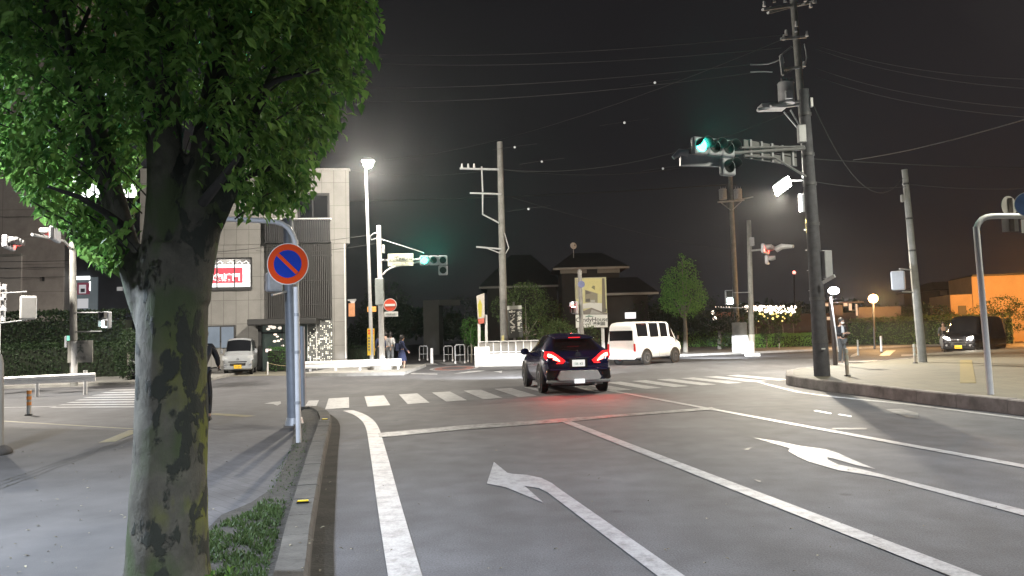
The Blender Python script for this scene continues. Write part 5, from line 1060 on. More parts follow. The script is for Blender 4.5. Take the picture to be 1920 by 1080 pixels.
# house-shaped yellow sign
q = T('shop_sign', 'tilted white sign with a yellow house-like arrow and a red foot on two white posts', 'sign', gz(900, 640, 40))
pb = dpoly('board', [(893.5, 555), (908, 549.5), (909, 596), (896, 598)], 0, mat('sign_pink_white', (.45, .42, .38), .6), q, 40, .08)
dpoly('yellow_house', [(896, 572), (900, 560), (904, 571), (903, 594), (898, 595)], .081, mat('sign_yellow', (.42, .38, .05), .6), pb, 40); dpoly('red_foot', [(896, 599), (908, 596), (908, 606), (898, 608)], .0, mat('sign_salmon', (.50, .13, .09), .6), q, 40, .07)
mb = MB()
for x, y in ((898, 607), (911, 590)): a = A(x, y, 40.05); mb.bb(a.x - .07, 40.05, 0, a.x + .07, 40.2, a.z)
mb.build('post', WHT, q)
# guardrails
def guardrail(label, P, dd, yt, yb, posts, zb=.12, mt=None):
    (x0, x1), (d0, d1), (t0, t1), (b0, b1) = P, dd, yt, yb
    a0 = A(x0, t0, d0); a1 = A(x1, t1, d1); c0 = A(x0, b0, d0); c1 = A(x1, b1, d1); o = T('guardrail', label, 'guardrail', (a0.x, a0.y, zb), 0, 'white roadside guardrails')
    dv = (a1 - a0); dv.z = 0; nn = Vector((dv.y, -dv.x, 0)).normalized(); mb = MB(); vs = []
    for a, c in ((a0, c0), (a1, c1)):
        h = a.z - c.z
        for s_, off in ((1, 0), (.82, .05), (.66, .05), (.5, .015), (.34, .05), (.18, .05), (0, 0)): vs.append(Vector((a.x, a.y, c.z + h * s_)) + nn * off)
        for s_ in (0, 1): vs.append(Vector((a.x, a.y, c.z + h * s_)) - nn * .02)
    fs = [(i, i + 1, 10 + i, 9 + i) for i in range(8)] + [(8, 0, 9, 17), tuple(range(9)), tuple(range(17, 8, -1))]
    mb.add(vs, fs); mb.build('beam', mt or WHT, o)
    for x in posts:
        k = (x - x0) / (x1 - x0); p = a0.lerp(a1, k) - nn * .1; MB().cyl((p.x, p.y, zb - .1), (p.x, p.y, a0.lerp(a1, k).z - .02 + (.1 if x in (158,) else 0)), .06).build('post', WHT, o)
    return o
RW = mat('guardrail_white', (.84, .84, .84), .45, 0, .06, 3)
guardrail('long white guardrail in front of the office building', (568, 752), (34, 33.3), (678, 672), (692, 685), [580, 628, 674, 722, 745], .14, RW)
guardrail('white guardrail at far left in front of the low hedge', (-40, 179), (22.6, 23.6), (709, 698.5), (724, 715), [66, 158], .10, RW)
# wall with handrail right of the bollards
q = T('low_wall', 'low white wall with a steel handrail left of the dark car', 'wall', gz(905, 640, 38)); a = gz(897, 640, 38.0); c = gz(1010, 640, 37.2); mb = MB()
strip(mb, [a, c], .2, 0, .62); mb.build('wall', mat('white_wall', (.55, .55, .53), .7, 0, .12, 2), q)
mb = MB(); z = 1.22; mb.tube([a + Vector((0, 0, z)), c + Vector((0, 0, z))], .03, 6); mb.tube([a + Vector((0, 0, .70)), c + Vector((0, 0, .70))], .025, 6)
for k in range(9): p = a.lerp(c, k / 8.0); mb.tube([p + Vector((0, 0, .6)), p + Vector((0, 0, z))], .025, 6)
mb.build('handrail', WHT, q); mb = MB(); strip(mb, [a + Vector((.0, 1.2, 0)), c + Vector((0, 1.2, 0))], .1, 0, 1.15); mb.build('back_panel', mat('wall_greyish', (.20, .19, .17), .8, 0, .2, 1.5), q)
MB().bb(a.x - .2, a.y - .15, 0, a.x + .55, a.y + .15, .98).build('end_pillar', mat('white_wall', (.55, .55, .53)), q, bevel=.02)
# street barriers (inverted U) along the far lane
def barrier(x0, x1, d, h, lab):
    a = gz(x0, 640, d); c = gz(x1, 640, d); o = T('barrier', lab, 'barrier', a, 0, 'steel barriers along the far lane'); mb = MB()
    mb.tube([a, a + Vector((0, 0, h - .08)), a.lerp(c, .12) + Vector((0, 0, h)), a.lerp(c, .88) + Vector((0, 0, h)), c + Vector((0, 0, h - .08)), c], .035, 8); mb.tube([a + Vector((0, 0, h * .45)), c + Vector((0, 0, h * .45))], .025, 6); mb.build('hoop', STEEL, o)
    mb = MB(); n_ = max(2, int((c - a).length / .22)); 
    for k in range(1, n_): p = a.lerp(c, k / n_); mb.tube([p + Vector((0, 0, .1)), p + Vector((0, 0, h - .02))], .012, 5)
    mb.build('bars', STEEL, o)
    mb = MB(); 
    for p in (a, c): mb.cyl(p, p + Vector((0, 0, .12)), .06)
    mb.build('foot_band', WHT, o)
barrier(786, 801, 50, .95, 'farthest steel barrier left of the lone white bollards'); barrier(832, 848, 47, .95, 'steel barrier right of the lone white bollards'); barrier(853, 871, 43, 1.05, 'nearest steel barrier beside the low white wall'); barrier(877, 892, 45, .95, 'steel barrier touching the low white wall')
def bollard(x, y, d, h, r, lab, mt=WHT, band=True, zb=0):
    b = gz(x, y, d); b.z = zb; o = T('bollard', lab, 'bollard', b, 0); mb = MB(); mb.cyl(b, b + Vector((0, 0, h)), r, r * .95, 14); mb.sph(b + Vector((0, 0, h)), r * .95, 12, (1, 1, .5)); mb.build('post', mt, o)
    if band: 
        mb = MB(); [mb.cyl(b + Vector((0, 0, h * k)), b + Vector((0, 0, h * k + h * .1)), r * 1.05, n=14) for k in (.62, .84)]; mb.build('band', mat('orange_band', (.70, .22, .06), .4), o)
    return o
bollard(809, 640, 44, .85, .09, 'lone white bollard in the middle of the dark lane', WHT, False); bollard(1652, 640, 45, .9, .07, 'thin white bollard under the sodium lamp', WHT, False); bollard(1608, 640, 40, .8, .05, 'thin grey bollard right of the standing man', STEEL, False)
def rubber(x, yb, yt, zb, lab, colA, colB):
    b = G(x, yb, zb); h = A(x, yt, b.y).z - zb; r = .045; o = T('rubber_post', lab, 'bollard', b, 0, 'reflective rubber posts'); MB().cyl(b, b + Vector((0, 0, h)), r, r, 14).build('post', mat(colA[0], colA[1], .5), o)
    mb = MB(); [mb.cyl(b + Vector((0, 0, h * k)), b + Vector((0, 0, h * (k + .13))), r * 1.08, n=14) for k in (.40, .62, .84)]; mb.build('reflective_band', mat(colB[0], colB[1], .35), o); MB().cyl(b, b + Vector((0, 0, .03)), r * 2, r * 1.6, 14).build('foot', BLKP, o)
rubber(54, 779, 731, 0, 'short post with orange and white bands below the left guardrail', ('post_pale', (.40, .38, .34)), ('band_orange', (.75, .26, .04)))
rubber(1589, 705, 653, ZI, 'left reflective post on the right traffic island beside the slim lamp', ('post_beige', (.42, .36, .30)), ('band_white', (.8, .76, .7)))
rubber(1716, 681, 645, ZI, 'reflective post touching the leaning pole on the island', ('post_beige', (.42, .36, .30)), ('band_white', (.8, .76, .7)))
b = G(-13, 853, .1); q = T('stone_post', 'thick grey post with a rough stone base cut by the left edge', 'post', b); mb = MB(); mb.tube([b + Vector((-.05, 0, .08)), b + Vector((-.05, 0, 1.2)), b + Vector((-.05, 0, 1.32))], [.16, .145, .12], 20); mb.build('post', mat('grey_post', (.20, .20, .19), .7, 0, .2, 3), q)
mb = MB(); mb.sph(b + Vector((-.05, 0, .03)), .27, 14, (1, 1, .42)); mb.v = [v + Vector((0, 0, 0)) * 0 + (v - b) * (.14 * noise.noise(v * 9)) for v in mb.v]; mb.build('base', mat('dark_stone', (.05, .045, .04), .9, 0, .4, 9, .6, bsc=30), q)
# kerb reflectors
for x, y, lab in ((568, 942, 'nearer yellow reflector on top of the left kerb'), (609, 787, 'farther yellow reflector on top of the left kerb, at the bend')):
    p = G(x, y, .162); q = T('kerb_reflector', lab, 'reflector', p, math.atan2(-U.x, U.y)); MB().box((0, 0, .005), (.10, .045, .012)).build('base', BLKP, q, world=False); MB().box((0, 0, .014), (.088, .034, .010)).build('lens', mat('reflector_yellow', (.85, .62, .02), .3, emit=.25, ecol=(1, .8, .05)), q, world=False, bevel=.003)
# ================================================================ cables
CB = mat('cable_black', (.02, .02, .02), .6); CBL = mat('cable_grey', (.03, .03, .03), .8)
def wire(a, b, sag, lab, r=.014, mt=CBL, n=14):
    pts = [a.lerp(b, k / n) - Vector((0, 0, sag * 4 * (k / n) * (1 - k / n))) for k in range(n + 1)]
    return tag(MB().tube(pts, r, 5).build('overhead_cable', mt), lab, 'cable', 'overhead cables')
wl = [((-100, 375, 60), (1380, 345, 60), .8, 'thick dark cable crossing the whole sky at lamp height', .035, CB), ((600, 113, 45), (1465, 90, 31), .5, 'upper cable from the tree to the tall pole', .012, CBL), ((600, 97, 45), (1465, 66, 31), .5, 'topmost cable left of the tall pole', .012, CBL), ((600, 163, 45), (1415, 120, 31), .4, 'cable ending at the forked loop on the tall pole', .012, CBL),
      ((600, 188, 45), (1415, 136, 31), .5, 'lower of the two cables ending at the forked loop', .012, CBL), ((945, 318, 41), (1480, 210, 31), .9, 'cable rising from the bare pole to the transformer', .012, CBL), ((655, 318, 70), (945, 316, 41), .5, 'faint cable left of the bare pole top', .012, CBL), ((940, 318, 41), (1350, 300, 50), .6, 'faint cable right of the bare pole top', .012, CBL),
      ((1530, 85, 31), (1960, 150, 20), .3, 'uppermost cable right of the tall pole', .010, CBL), ((1530, 92, 31), (1960, 168, 20), .3, 'second cable right of the tall pole', .010, CBL), ((1530, 128, 31), (1960, 205, 20), .3, 'third cable right of the tall pole', .010, CBL), ((1530, 143, 31), (1960, 222, 20), .3, 'lowest parallel cable right of the tall pole', .010, CBL),
      ((1525, 298, 20), (1960, 316, 26), .05, 'level cable right of the thick signal pole', .012, CBL), ((1600, 300, 24), (1960, 212, 14), .1, 'dark cable rising to the right edge', .012, CB), ((1522, 190, 20), (1692, 335, 26), 1.3, 'slack cable drooping from the thick pole to the leaning pole', .014, CBL), ((1525, 340, 20), (1700, 350, 26), .1, 'short cable between the thick pole and the leaning pole', .010, CBL), ((1700, 345, 26), (1960, 352, 24), .1, 'cable right of the leaning pole top', .010, CBL),
      ((-100, 490, 39), (700, 440, 34), .4, 'thin cable across the office building to the signal pole', .012, CBL), ((480, 470, 38), (712, 455, 33.5), .2, 'lower thin cable crossing the louvred facade', .010, CBL), ((720, 300, 60), (1500, 60, 31), 1.0, 'faint long diagonal cable in the middle of the sky', .010, CBL), ((960, 370, 41), (1375, 470, 60), .3, 'cable falling right from the bare pole', .010, CBL)]
for a, b_, sg, lab, r, mt in wl: wire(A(*a), A(*b_), sg, lab, r, mt)
for i, (x, y, d, lab) in enumerate([(1228, 155, 36, 'highest small white ball on the sky cables'), (1171, 230, 36, 'second small white ball below the highest one'), (1243, 316, 40, 'small white ball left of the green signal'), (1016, 303, 40, 'small white ball right of the bare pole top'), (965, 276, 40, 'small white ball just above right of the bare pole'), (991, 392, 41, 'small white ball low right of the bare pole')]):
    q = T('cable_marker_ball', lab, 'cable ball', A(x, y, d), 0, 'small white balls on the sky cables'); MB().sph(A(x, y, d), .062, 8).build('ball', mat('ball_white', (.6, .6, .6), .5, emit=.35), q); p = A(x, y, d); MB().tube([p + Vector((-1.2, 0, -.12)), p + Vector((0, 0, .04)), p + Vector((1.2, 0, .16))], .008, 5).build('wire_piece', CBL, q)
p = A(1489, 511, 95); q = T('aircraft_warning_lamp', 'tiny red warning lamp glowing low in the dark sky', 'lamp', gz(1489, 600, 95)); MB().cyl(gz(1489, 600, 95), p, .12).build('mast', DARKM, q); MB().sph(p, .22, 8).build('lamp', em('warn_red', (1, .25, .2), 4), q)
# ================================================================ vehicles (local: forward +Y, right +X)
class Shell:
    def __init__(s, st, p):
        R_ = []; n = len(st)
        for i in range(n - 1):
            P = [st[max(0, min(n - 1, i + k))] for k in (-1, 0, 1, 2)]
            for j in range(5):
                t = j / 5; R_.append(tuple(.5 * (2 * b + (c - a) * t + (2 * a - 5 * b + 4 * c - d_) * t * t + (3 * b - a - 3 * c + d_) * t ** 3) if True else 0 for a, b, c, d_ in zip(*P)))
        R_.append(st[-1]); s.st = R_; s.n = len(R_)
    def prof(s, q):
        y, zb, zbelt, zr, ws, wb, wr = q; zr = max(zr, zbelt + .01); h = zr - zbelt
        return [(0, y, zb), (ws * .86, y, zb), (ws * .97, y, zb + .06), (wb * 1.0, y, zb + (zbelt - zb) * .38), (wb * 1.005, y, zb + (zbelt - zb) * .72), (wb * .985, y, zbelt - .015), (wb * .96 if h > .08 else wb * .9, y, zbelt + .01 * min(1, h / .1)), (wr + (wb * .96 - wr) * .12, y, zbelt + h * .86), (wr * .90, y, zbelt + h * .97), (wr * .5, y, zr + .012 * min(1, h * 3)), (0, y, zr + .02 * min(1, h * 3))]
    def at(s, t, p):
        if p > 10: p = -(20 - p)
        def cat(i0, f, get):
            a = [get(max(0, min(s.n - 1, i0 + k))) for k in (-1, 0, 1, 2)]; return a[1] + (a[2] - a[1]) * f
        i = min(int(t), s.n - 2); f = t - i; sg = 1 if p >= 0 else -1; ap = abs(p); j = min(int(ap), 9); g = ap - j
        def pt(k):
            P = s.prof(s.st[k]); return Vector(P[j]).lerp(Vector(P[j + 1]), g)
        v = cat(i, f, pt); return Vector((v.x * sg, v.y, v.z))
    def tof(s, y):
        for i in range(s.n - 1):
            a, b = s.st[i][0], s.st[i + 1][0]
            if min(a, b) <= y <= max(a, b): return i + (y - a) / (b - a)
        return 0
    def body(s, mb):
        k = 21; vs = []; 
        for q in s.st:
            P = [Vector(p) for p in s.prof(q)]; vs += P + [Vector((-p.x, p.y, p.z)) for p in P[9:0:-1]]
        m = 20
        fs = [(i * m + j, i * m + (j + 1) % m, (i + 1) * m + (j + 1) % m, (i + 1) * m + j) for i in range(s.n - 1) for j in range(m)]
        fs += [tuple(range(m)), tuple(range((s.n - 1) * m, s.n * m))]; mb.add(vs, fs, True)
    def patch(s, mb, y0, y1, p0, p1, off=.008, nu=10, nv=8, th=0, cut=None):
        t0, t1 = s.tof(y0), s.tof(y1); vs = []
        for i in range(nu + 1):
            for j in range(nv + 1):
                a = p0 + (p1 - p0) * j / nv; t = t0 + (t1 - t0) * i / nu
                if cut: t = cut(t0, t1, i / nu, j / nv)
                P = s.at(t, a); e = .02; dt = s.at(min(t + e, s.n - 1.001), a) - s.at(max(t - e, 0), a); dp = s.at(t, a + e) - s.at(t, a - e); nn = dt.cross(dp)
                if nn.length < 1e-9: nn = Vector((0, 0, 1))
                nn.normalize(); cdir = P - Vector((0, P.y * .8, .8)); 
                if nn.dot(cdir) < 0: nn = -nn
                vs.append(P + nn * off)
        mb.add(vs, [(i * (nv + 1) + j, i * (nv + 1) + j + 1, (i + 1) * (nv + 1) + j + 1, (i + 1) * (nv + 1) + j) for i in range(nu) for j in range(nv)], True)
def wheel(par, x, y, r, w, rim=.64, rimm=None):
    s_ = 1 if x > 0 else -1; mb = MB(); prof = [(0, r * .5), (0, r * .86), (w * .12, r * .97), (w * .3, r), (w * .7, r), (w * .88, r * .97), (w, r * .86), (w, r * .5)]; n = 28; vs = []
    for u, rr in prof: vs += [Vector((x + s_ * (w / 2 - u), y + rr * math.cos(2 * PI * j / n), r + rr * math.sin(2 * PI * j / n))) for j in range(n)]
    mb.add(vs, [(i * n + j, i * n + (j + 1) % n, (i + 1) * n + (j + 1) % n, (i + 1) * n + j) for i in range(len(prof) - 1) for j in range(n)] + [tuple(range(n)), tuple(range(7 * n, 8 * n))], True); wo = mb.build('wheel', RUB, par, world=False)
    mb = MB(); rr = r * rim; xo = x + s_ * (w / 2 - .012); mb.disc((xo, y, r), (s_, 0, 0), rr, 28, .02, rr * .88)
    for k in range(7):
        a = 2 * PI * k / 7; c = Vector((xo, y + math.cos(a) * rr * .5, r + math.sin(a) * rr * .5)); mb.box(c, (.022, rr * .9, rr * .17), M=Matrix.Rotation(a, 3, 'X'))
    mb.disc((xo, y, r), (s_, 0, 0), rr * .2, 12, .03); mb.build('rim', rimm or CHR, wo, world=False); MB().disc((xo - s_ * .03, y, r), (s_, 0, 0), rr * .98, 24, .006).build('brake_disc', DARKM, wo, world=False)
def arch(par, x, y, r, mt):
    s_ = 1 if x > 0 else -1; mb = MB(); n = 18; vs = []
    for rr, dx in ((r * 1.16, -.16), (r * 1.16, .004), (r * 1.28, .010), (r * 1.28, -.16)):
        vs += [Vector((x + s_ * dx, y + rr * math.cos(-.22 + (PI + .44) * j / n), r + rr * math.sin(-.22 + (PI + .44) * j / n))) for j in range(n + 1)]
    m = n + 1; mb.add(vs, [(i * m + j, i * m + j + 1, ((i + 1) % 4) * m + j + 1, ((i + 1) % 4) * m + j) for i in range(4) for j in range(n)], True)
    mb.disc((x - s_ * .02, y, r), (s_, 0, 0), r * 1.15, 24, .016); mb.build('wheel_arch', mt, par, world=False)
def paintmat(nm, c, met=.4, rough=.22): return mat(nm, c, rough, met, .04, 3, coat=.6)
def vehicle(name, label, cat, loc, rz, st, paint_, L_, wheels, glass, archm=BLKP, group=None):
    o = T(name, label, cat, loc, rz, group); sh = Shell(st, None); mb = MB(); sh.body(mb); bd = mb.build('body', paint_, o, world=False)
    for (nm, y0, y1, p0, p1, *cut) in glass:
        for sg in ((1, -1) if nm == 'side_window' else (1,)):
            mb = MB(); sh.patch(mb, y0, y1, p0 * sg, p1 * sg, .006, cut=cut[0] if cut else None); mb.build(nm, GLS, o, world=False)
    for (x, y, r, w) in wheels:
        for sg in (1, -1): arch(o, sg * (x + w / 2), y, r, archm); wheel(o, sg * (x + .012), y, r, w)
    MB().bb(-L_[1] * .8, -L_[0] * .42, .18, L_[1] * .8, L_[0] * .42, .42).build('underbody', BLKP, o, world=False)
    return o, sh
# --- dark blue crossover, seen from behind
bl_ = G(1027, 738); br_ = G(1129, 734); rearc = (bl_ + br_) / 2; hdg = R(8.0); fwd = Vector((-math.sin(hdg), math.cos(hdg), 0))
loc = rearc + fwd * (1.32 + .25); loc.z = .008
NAVY = paintmat('navy_paint', (.011, .014, .075), .3, .16)
st = [(2.17, .34, .58, .62, .62, .58, .38), (2.05, .26, .70, .76, .80, .80, .6), (1.7, .22, .82, .92, .86, .87, .7), (1.05, .21, .97, 1.06, .87, .88, .70), (.75, .21, 1.02, 1.16, .87, .88, .66), (.1, .21, 1.04, 1.50, .87, .88, .56), (-.4, .21, 1.07, 1.55, .87, .885, .57), (-1.0, .21, 1.10, 1.52, .87, .90, .56), (-1.45, .23, 1.13, 1.40, .87, .90, .54), (-1.75, .27, 1.10, 1.22, .87, .89, .60), (-1.98, .32, 1.02, 1.06, .85, .86, .66), (-2.12, .36, .93, .95, .80, .80, .64)]
car, sh = vehicle('crossover_car', 'dark navy crossover with bright red tail lights driving over the zebra crossing', 'car', loc, hdg, st, NAVY, (4.36, .88), [(.80, 1.32, .345, .22), (.80, -1.30, .345, .23)], [('side_window', .55, -.45, 6.1, 7.8), ('side_window', -.5, -1.2, 6.2, 7.7, lambda a, b, u, v: a + (b - a) * u * (1 - .5 * v)), ('windshield', .72, .15, 7.4, 12.6), ('rear_window', -1.40, -1.93, 7.35, 12.65)], mat('arch_dark', (.03, .03, .03), .6))
LREDB = em('tail_red', (1, .12, .08), 22); LRED2 = em('tail_red_dim', (1, .015, .02), 1.3)
for sg in (1, -1):
    hot = [(-.62, .965), (-.735, 1.03), (-.80, 1.045), (-.82, .985), (-.77, .925), (-.60, .865), (-.50, .835), (-.53, .885)]
    P = [Vector((-x * sg, -2.11 + max(0, abs(x) - .5) * .34, z)) for x, z in hot]; tl = MB().poly(P, (0, -1, 0), .07).build('tail_light', LREDB, car, world=False)
    P = [Vector((-x * sg, -2.09 + max(0, abs(x) - .5) * .34, z)) for x, z in [(-.36, .86), (-.50, .96), (-.68, 1.09), (-.87, 1.10), (-.90, .96), (-.82, .85), (-.60, .78), (-.42, .78)]]; MB().poly(P, (0, -1, 0), .065).build('tail_cluster_bloom', LRED2, tl, world=False)  # dim red outer lamp, widened to imitate bloom on the body
    plight(tl, 'brake_glow', Vector(WM[car.name] @ Vector((sg * .68, -2.35, .93))), 80, (1, .05, .03), .08, R(150), Vector((.12, -1, -.35)), .6)
    P = [Vector((sg * x, -2.085, z)) for x, z in [(.80, .62), (.86, .60), (.82, .42), (.77, .42)]]; MB().poly(P, (0, -1, 0), .03).build('bumper_reflector', mat('amber_reflector', (.85, .40, .15), .35, emit=.7, ecol=(1, .6, .3)), car, world=False)
    P = [Vector((sg * x, -2.10, z)) for x, z in [(.56, .60), (.84, .66), (.87, .40), (.80, .34), (.66, .40)]]; MB().poly(P, (0, -1, 0), .02).build('bumper_vent', BLKP, car, world=False)
    mb = MB(); mb.sph((sg * 1.00, .55, 1.06), .13, 12, (1, .7, .75)); mb.bb(sg * .84, .5, 1.0, sg * .95, .58, 1.05); mb.build('mirror', NAVY, car, world=False, bevel=0)
SIL = mat('silver_trim', (.66, .67, .70), .4, .1, .06, 6)
P = [(-.50, .60), (.50, .60), (.60, .42), (.54, .34), (-.54, .34), (-.60, .42)]; MB().poly([Vector((x, -2.13, z)) for x, z in P], (0, -1, 0), .06).build('bumper_skid_plate', SIL, car, world=False, bevel=.02)
MB().bb(-.86, -2.16, .28, .86, -2.0, .36).build('bumper_lower_lip', GREYC, car, world=False, bevel=.03)
MB().bb(-.78, -2.175, .60, .78, -2.05, .66).build('bumper_edge', NAVY, car, world=False, bevel=.02)
MB().bb(-.14, -2.215, .27, .14, -2.19, .38).build('fog_lamp_panel', mat('white_reflector', (.8, .8, .8), .3, emit=1.2), car, world=False, bevel=.01)
LP = mat('plate_white', (.75, .75, .72), .4, 0, 0, emit=.9); pl_ = MB().bb(-.17, -2.145, .70, .17, -2.13, .87).build('number_plate', LP, car, world=False); MB().bb(-.24, -2.132, .67, .24, -2.10, .90).build('plate_recess', BLKP, car, world=False)
ptx = text('58-43', .10, mat('plate_green', (.25, .42, .33), .5), pl_, Matrix.Translation((0, -2.147, .765)) @ RX)
MB().bb(-.30, -2.12, .905, .30, -2.09, .935).build('boot_trim', CHR, car, world=False, bevel=.006)
mb = MB(); mb.disc((0, -2.09, .99), (0, -1, .3), .075, 20, .012, .06); mb.disc((0, -2.095, .99), (0, -1, .3), .045, 16, .012, .032, ay=.7); mb.build('emblem', CHR, car, world=False)
MB().box((0, -1.52, 1.45), (1.06, .34, .035), M=Matrix.Rotation(R(8), 3, 'X')).build('roof_spoiler', NAVY, car, world=False, bevel=.012); MB().bb(-.16, -1.70, 1.435, .16, -1.69, 1.455).build('high_brake_light', LRED2, car, world=False)
mb = MB(); mb.beam((0, -1.95, 1.09), (-.38, -1.90, 1.14), .02, .02); mb.sph((0, -1.96, 1.09), .03, 8); mb.build('rear_wiper', BLKP, car, world=False)
mb = MB(); mb.cyl((.45, -1.8, .24), (.45, -2.12, .24), .035); mb.bb(-.7, -1.9, .22, .7, -1.85, .28); mb.build('exhaust', STEEL, car, world=False); MB().tube([(0, -.9, 1.54), (0, -1.05, 1.60)], [.02, .008], 6).build('antenna', BLKP, car, world=False)
mb = MB(); 
for x, z in [(-.42, 1.28), (-.36, 1.24), (-.66, 1.2), (-.70, 1.12), (-.1, .62), (.02, .64), (.03, .66)]: pass
# --- vans
def van_st(L_, W_, H_, nose=.55, hood=1.0, zb=.22, slant=.75, tail=.04):
    f = L_ / 2; w = W_ / 2
    return [(f, .34, hood * .74, hood * .77, w * .84, w * .84, w * .5), (f - .07, zb + .02, hood * .88, hood * .93, w * .95, w * .95, w * .7), (f - nose * .7, zb, hood * .92, hood * .99, w * .985, w * .985, w * .8), (f - nose, zb, hood * .95, hood * 1.05, w, w, w * .82), (f - nose - slant, zb, hood * .98, H_ * .965, w, w, w * .80), (f - nose - slant - .35, zb, hood, H_, w, w, w * .82), (0, zb, hood, H_ + .01, w, w, w * .83), (-f + .6, zb, hood, H_, w, w, w * .83), (-f + .14, zb, hood, H_ * .985, w, w, w * .81), (-f + .03, zb + .02, hood * .99, H_ * .93, w * .98, w * .97, w * .78), (-f, zb + .08, hood * .97, H_ * .86, w * .95, w * .94, w * .74)]
def vplate(par, y, z, col, sg, txt='12-34', w=.33, em_=0):
    p = MB().bb(-w / 2, y - .006, z - w / 4, w / 2, y + .006, z + w / 4).build('number_plate', col, par, world=False)
    text(txt, w * .3, INK, p, Matrix.Translation((0, y + sg * .009, z - .01)) @ (Matrix.Rotation(PI, 4, 'Z') if sg > 0 else Matrix.Identity(4)) @ RX)
WV = paintmat('white_paint', (.78, .78, .77), 0, .35)
bR = G(1209, 684); fR = G(1268, 678); dv = (fR - bR).normalized(); rzv = math.atan2(-dv.x, dv.y) - R(7); rgt = Vector((dv.y, -dv.x, 0))
L_, W_, H_ = 3.95, 1.62, 1.98; loc = bR + dv * 1.30 - rgt * (W_ / 2 - .22); loc.z = .008
st = van_st(L_, W_, H_, .34, 1.10, zb=.30, slant=.50)
van, sh = vehicle('white_van', 'bright white one-box van turning right behind the dark car', 'van', loc, rzv, st, WV, (L_, W_ / 2), [(W_ / 2 - .075, 1.33, .33, .17), (W_ / 2 - .075, -1.12, .33, .17)],
    [('side_window', 1.42, 1.0, 6.2, 7.5, lambda a, b, u, v: a + (b - a) * (u + (1 - u) * .62 * v)), ('side_window', .80, .18, 6.2, 7.5), ('side_window', .02, -.72, 6.2, 7.5), ('side_window', -.9, -1.75, 6.25, 7.5), ('windshield', 1.56, 1.18, 7.4, 12.6)])
mb = MB(); mb.bb(-W_ * .40, -L_ / 2 - .01, 1.12, W_ * .40, -L_ / 2 + .006, 1.58); mb.build('rear_window', GLS, van, world=False, bevel=.02)
for sg in (1, -1):
    MB().bb(sg * (W_ / 2 - .13), -L_ / 2 - .012, .62, sg * (W_ / 2 - .03), -L_ / 2 + .05, .98).build('tail_light', mat('tail_light_off', (.45, .02, .02), .25, emit=.15), van, world=False)
    MB().bb(sg * (W_ / 2 - .34), L_ / 2 - .12, .62, sg * (W_ / 2 - .04), L_ / 2 - .01, .80).build('headlight', mat('lamp_glass_warm', (.7, .65, .55), .1, emit=1.2, ecol=(1, .8, .55)), van, world=False, bevel=.02)
    MB().box((sg * (W_ / 2 + .11), 1.40, 1.20), (.10, .16, .20)).build('mirror', DARKM, van, world=False, bevel=.02)
    mb = MB(); mb.bb(sg * (W_ / 2 + .002), .92, .86, sg * (W_ / 2 + .022), 1.08, .89); mb.bb(sg * (W_ / 2 + .002), .06, .86, sg * (W_ / 2 + .022), .22, .89); mb.build('door_handle', GREYC, van, world=False)
    for y in (.92, -.05, -.82): MB().bb(sg * (W_ / 2 - .004), y, .34, sg * (W_ / 2 + .003), y + .010, 1.06).build('door_gap', GREYC, van, world=False)
MB().bb(-W_ * .46, -L_ / 2 - .05, .27, W_ * .46, -L_ / 2 + .05, .46).build('rear_bumper', WV, van, world=False, bevel=.03); vplate(van, -L_ / 2 - .06, .60, LP, -1, '27-16')
plight(van, 'ground_glow', Vector(WM[van.name] @ Vector((-.1, -2.3, .5))), 5, (1, .2, .08), .1)
# --- kei vans facing the camera
def keivan(label, loc, rz, pm, lights=False, L_=3.35, W_=1.46, H_=1.78, plate='yellow', nm='kei_van', cat='van', txt='41-07', hot=LEDW):
    st = van_st(L_, W_, H_, .42, .98, slant=.55)
    v, sh = vehicle(nm, label, cat, loc, rz, st, pm, (L_, W_ / 2), [(W_ / 2 - .11, L_ / 2 - .62, .27, .15), (W_ / 2 - .11, -L_ / 2 + .62, .27, .15)],
        [('side_window', L_ / 2 - .75, L_ / 2 - 1.15, 6.2, 7.5, lambda a, b, u, v: a + (b - a) * (u + (1 - u) * .6 * v)), ('side_window', L_ / 2 - 1.22, L_ / 2 - 1.95, 6.2, 7.5), ('side_window', L_ / 2 - 2.05, L_ / 2 - 2.95, 6.2, 7.5), ('windshield', L_ / 2 - .47, L_ / 2 - .95, 7.2, 12.8)])
    f = L_ / 2
    for sg in (1, -1):
        hl = MB().poly([Vector((sg * x, f - .03 - (x - .4) * .12, z)) for x, z in [(.38, .70), (.42, .84), (.66, .90), (.69, .72), (.60, .66)]], (0, 1, 0), .03).build('headlight', hot if lights else mat('lamp_glass', (.55, .57, .58), .1, .3), v, world=False)
        MB().disc((sg * .54, f + .015, .46), (0, 1, 0), .055, 14, .02).build('fog_lamp', CHR, v, world=False)
        MB().box((sg * (W_ / 2 + .1), f - .62, 1.08), (.12, .08, .20)).build('mirror', pm, v, world=False, bevel=.02)
    MB().bb(-.40, f - .02, .585, .40, f + .015, .625).build('grille', DARKM, v, world=False); MB().bb(-.34, f, .42, .34, f + .02, .54).build('lower_grille', BLKP, v, world=False, bevel=.01)
    MB().bb(-W_ * .47, f - .10, .26, W_ * .47, f + .01, .44).build('front_bumper', pm, v, world=False, bevel=.04); MB().disc((0, f + .0, .72), (0, 1, .2), .045, 12, .015, .03).build('emblem', CHR, v, world=False)
    vplate(v, f + .03, .36 + .02, mat('plate_yellow', (.70, .42, .02), .4, emit=.12) if plate == 'yellow' else LP, 1, txt)
    mb = MB(); mb.beam((-.3, f - .46, 1.0), (.25, f - .50, 1.04), .015, .02); mb.build('wiper', BLKP, v, world=False)
    return v
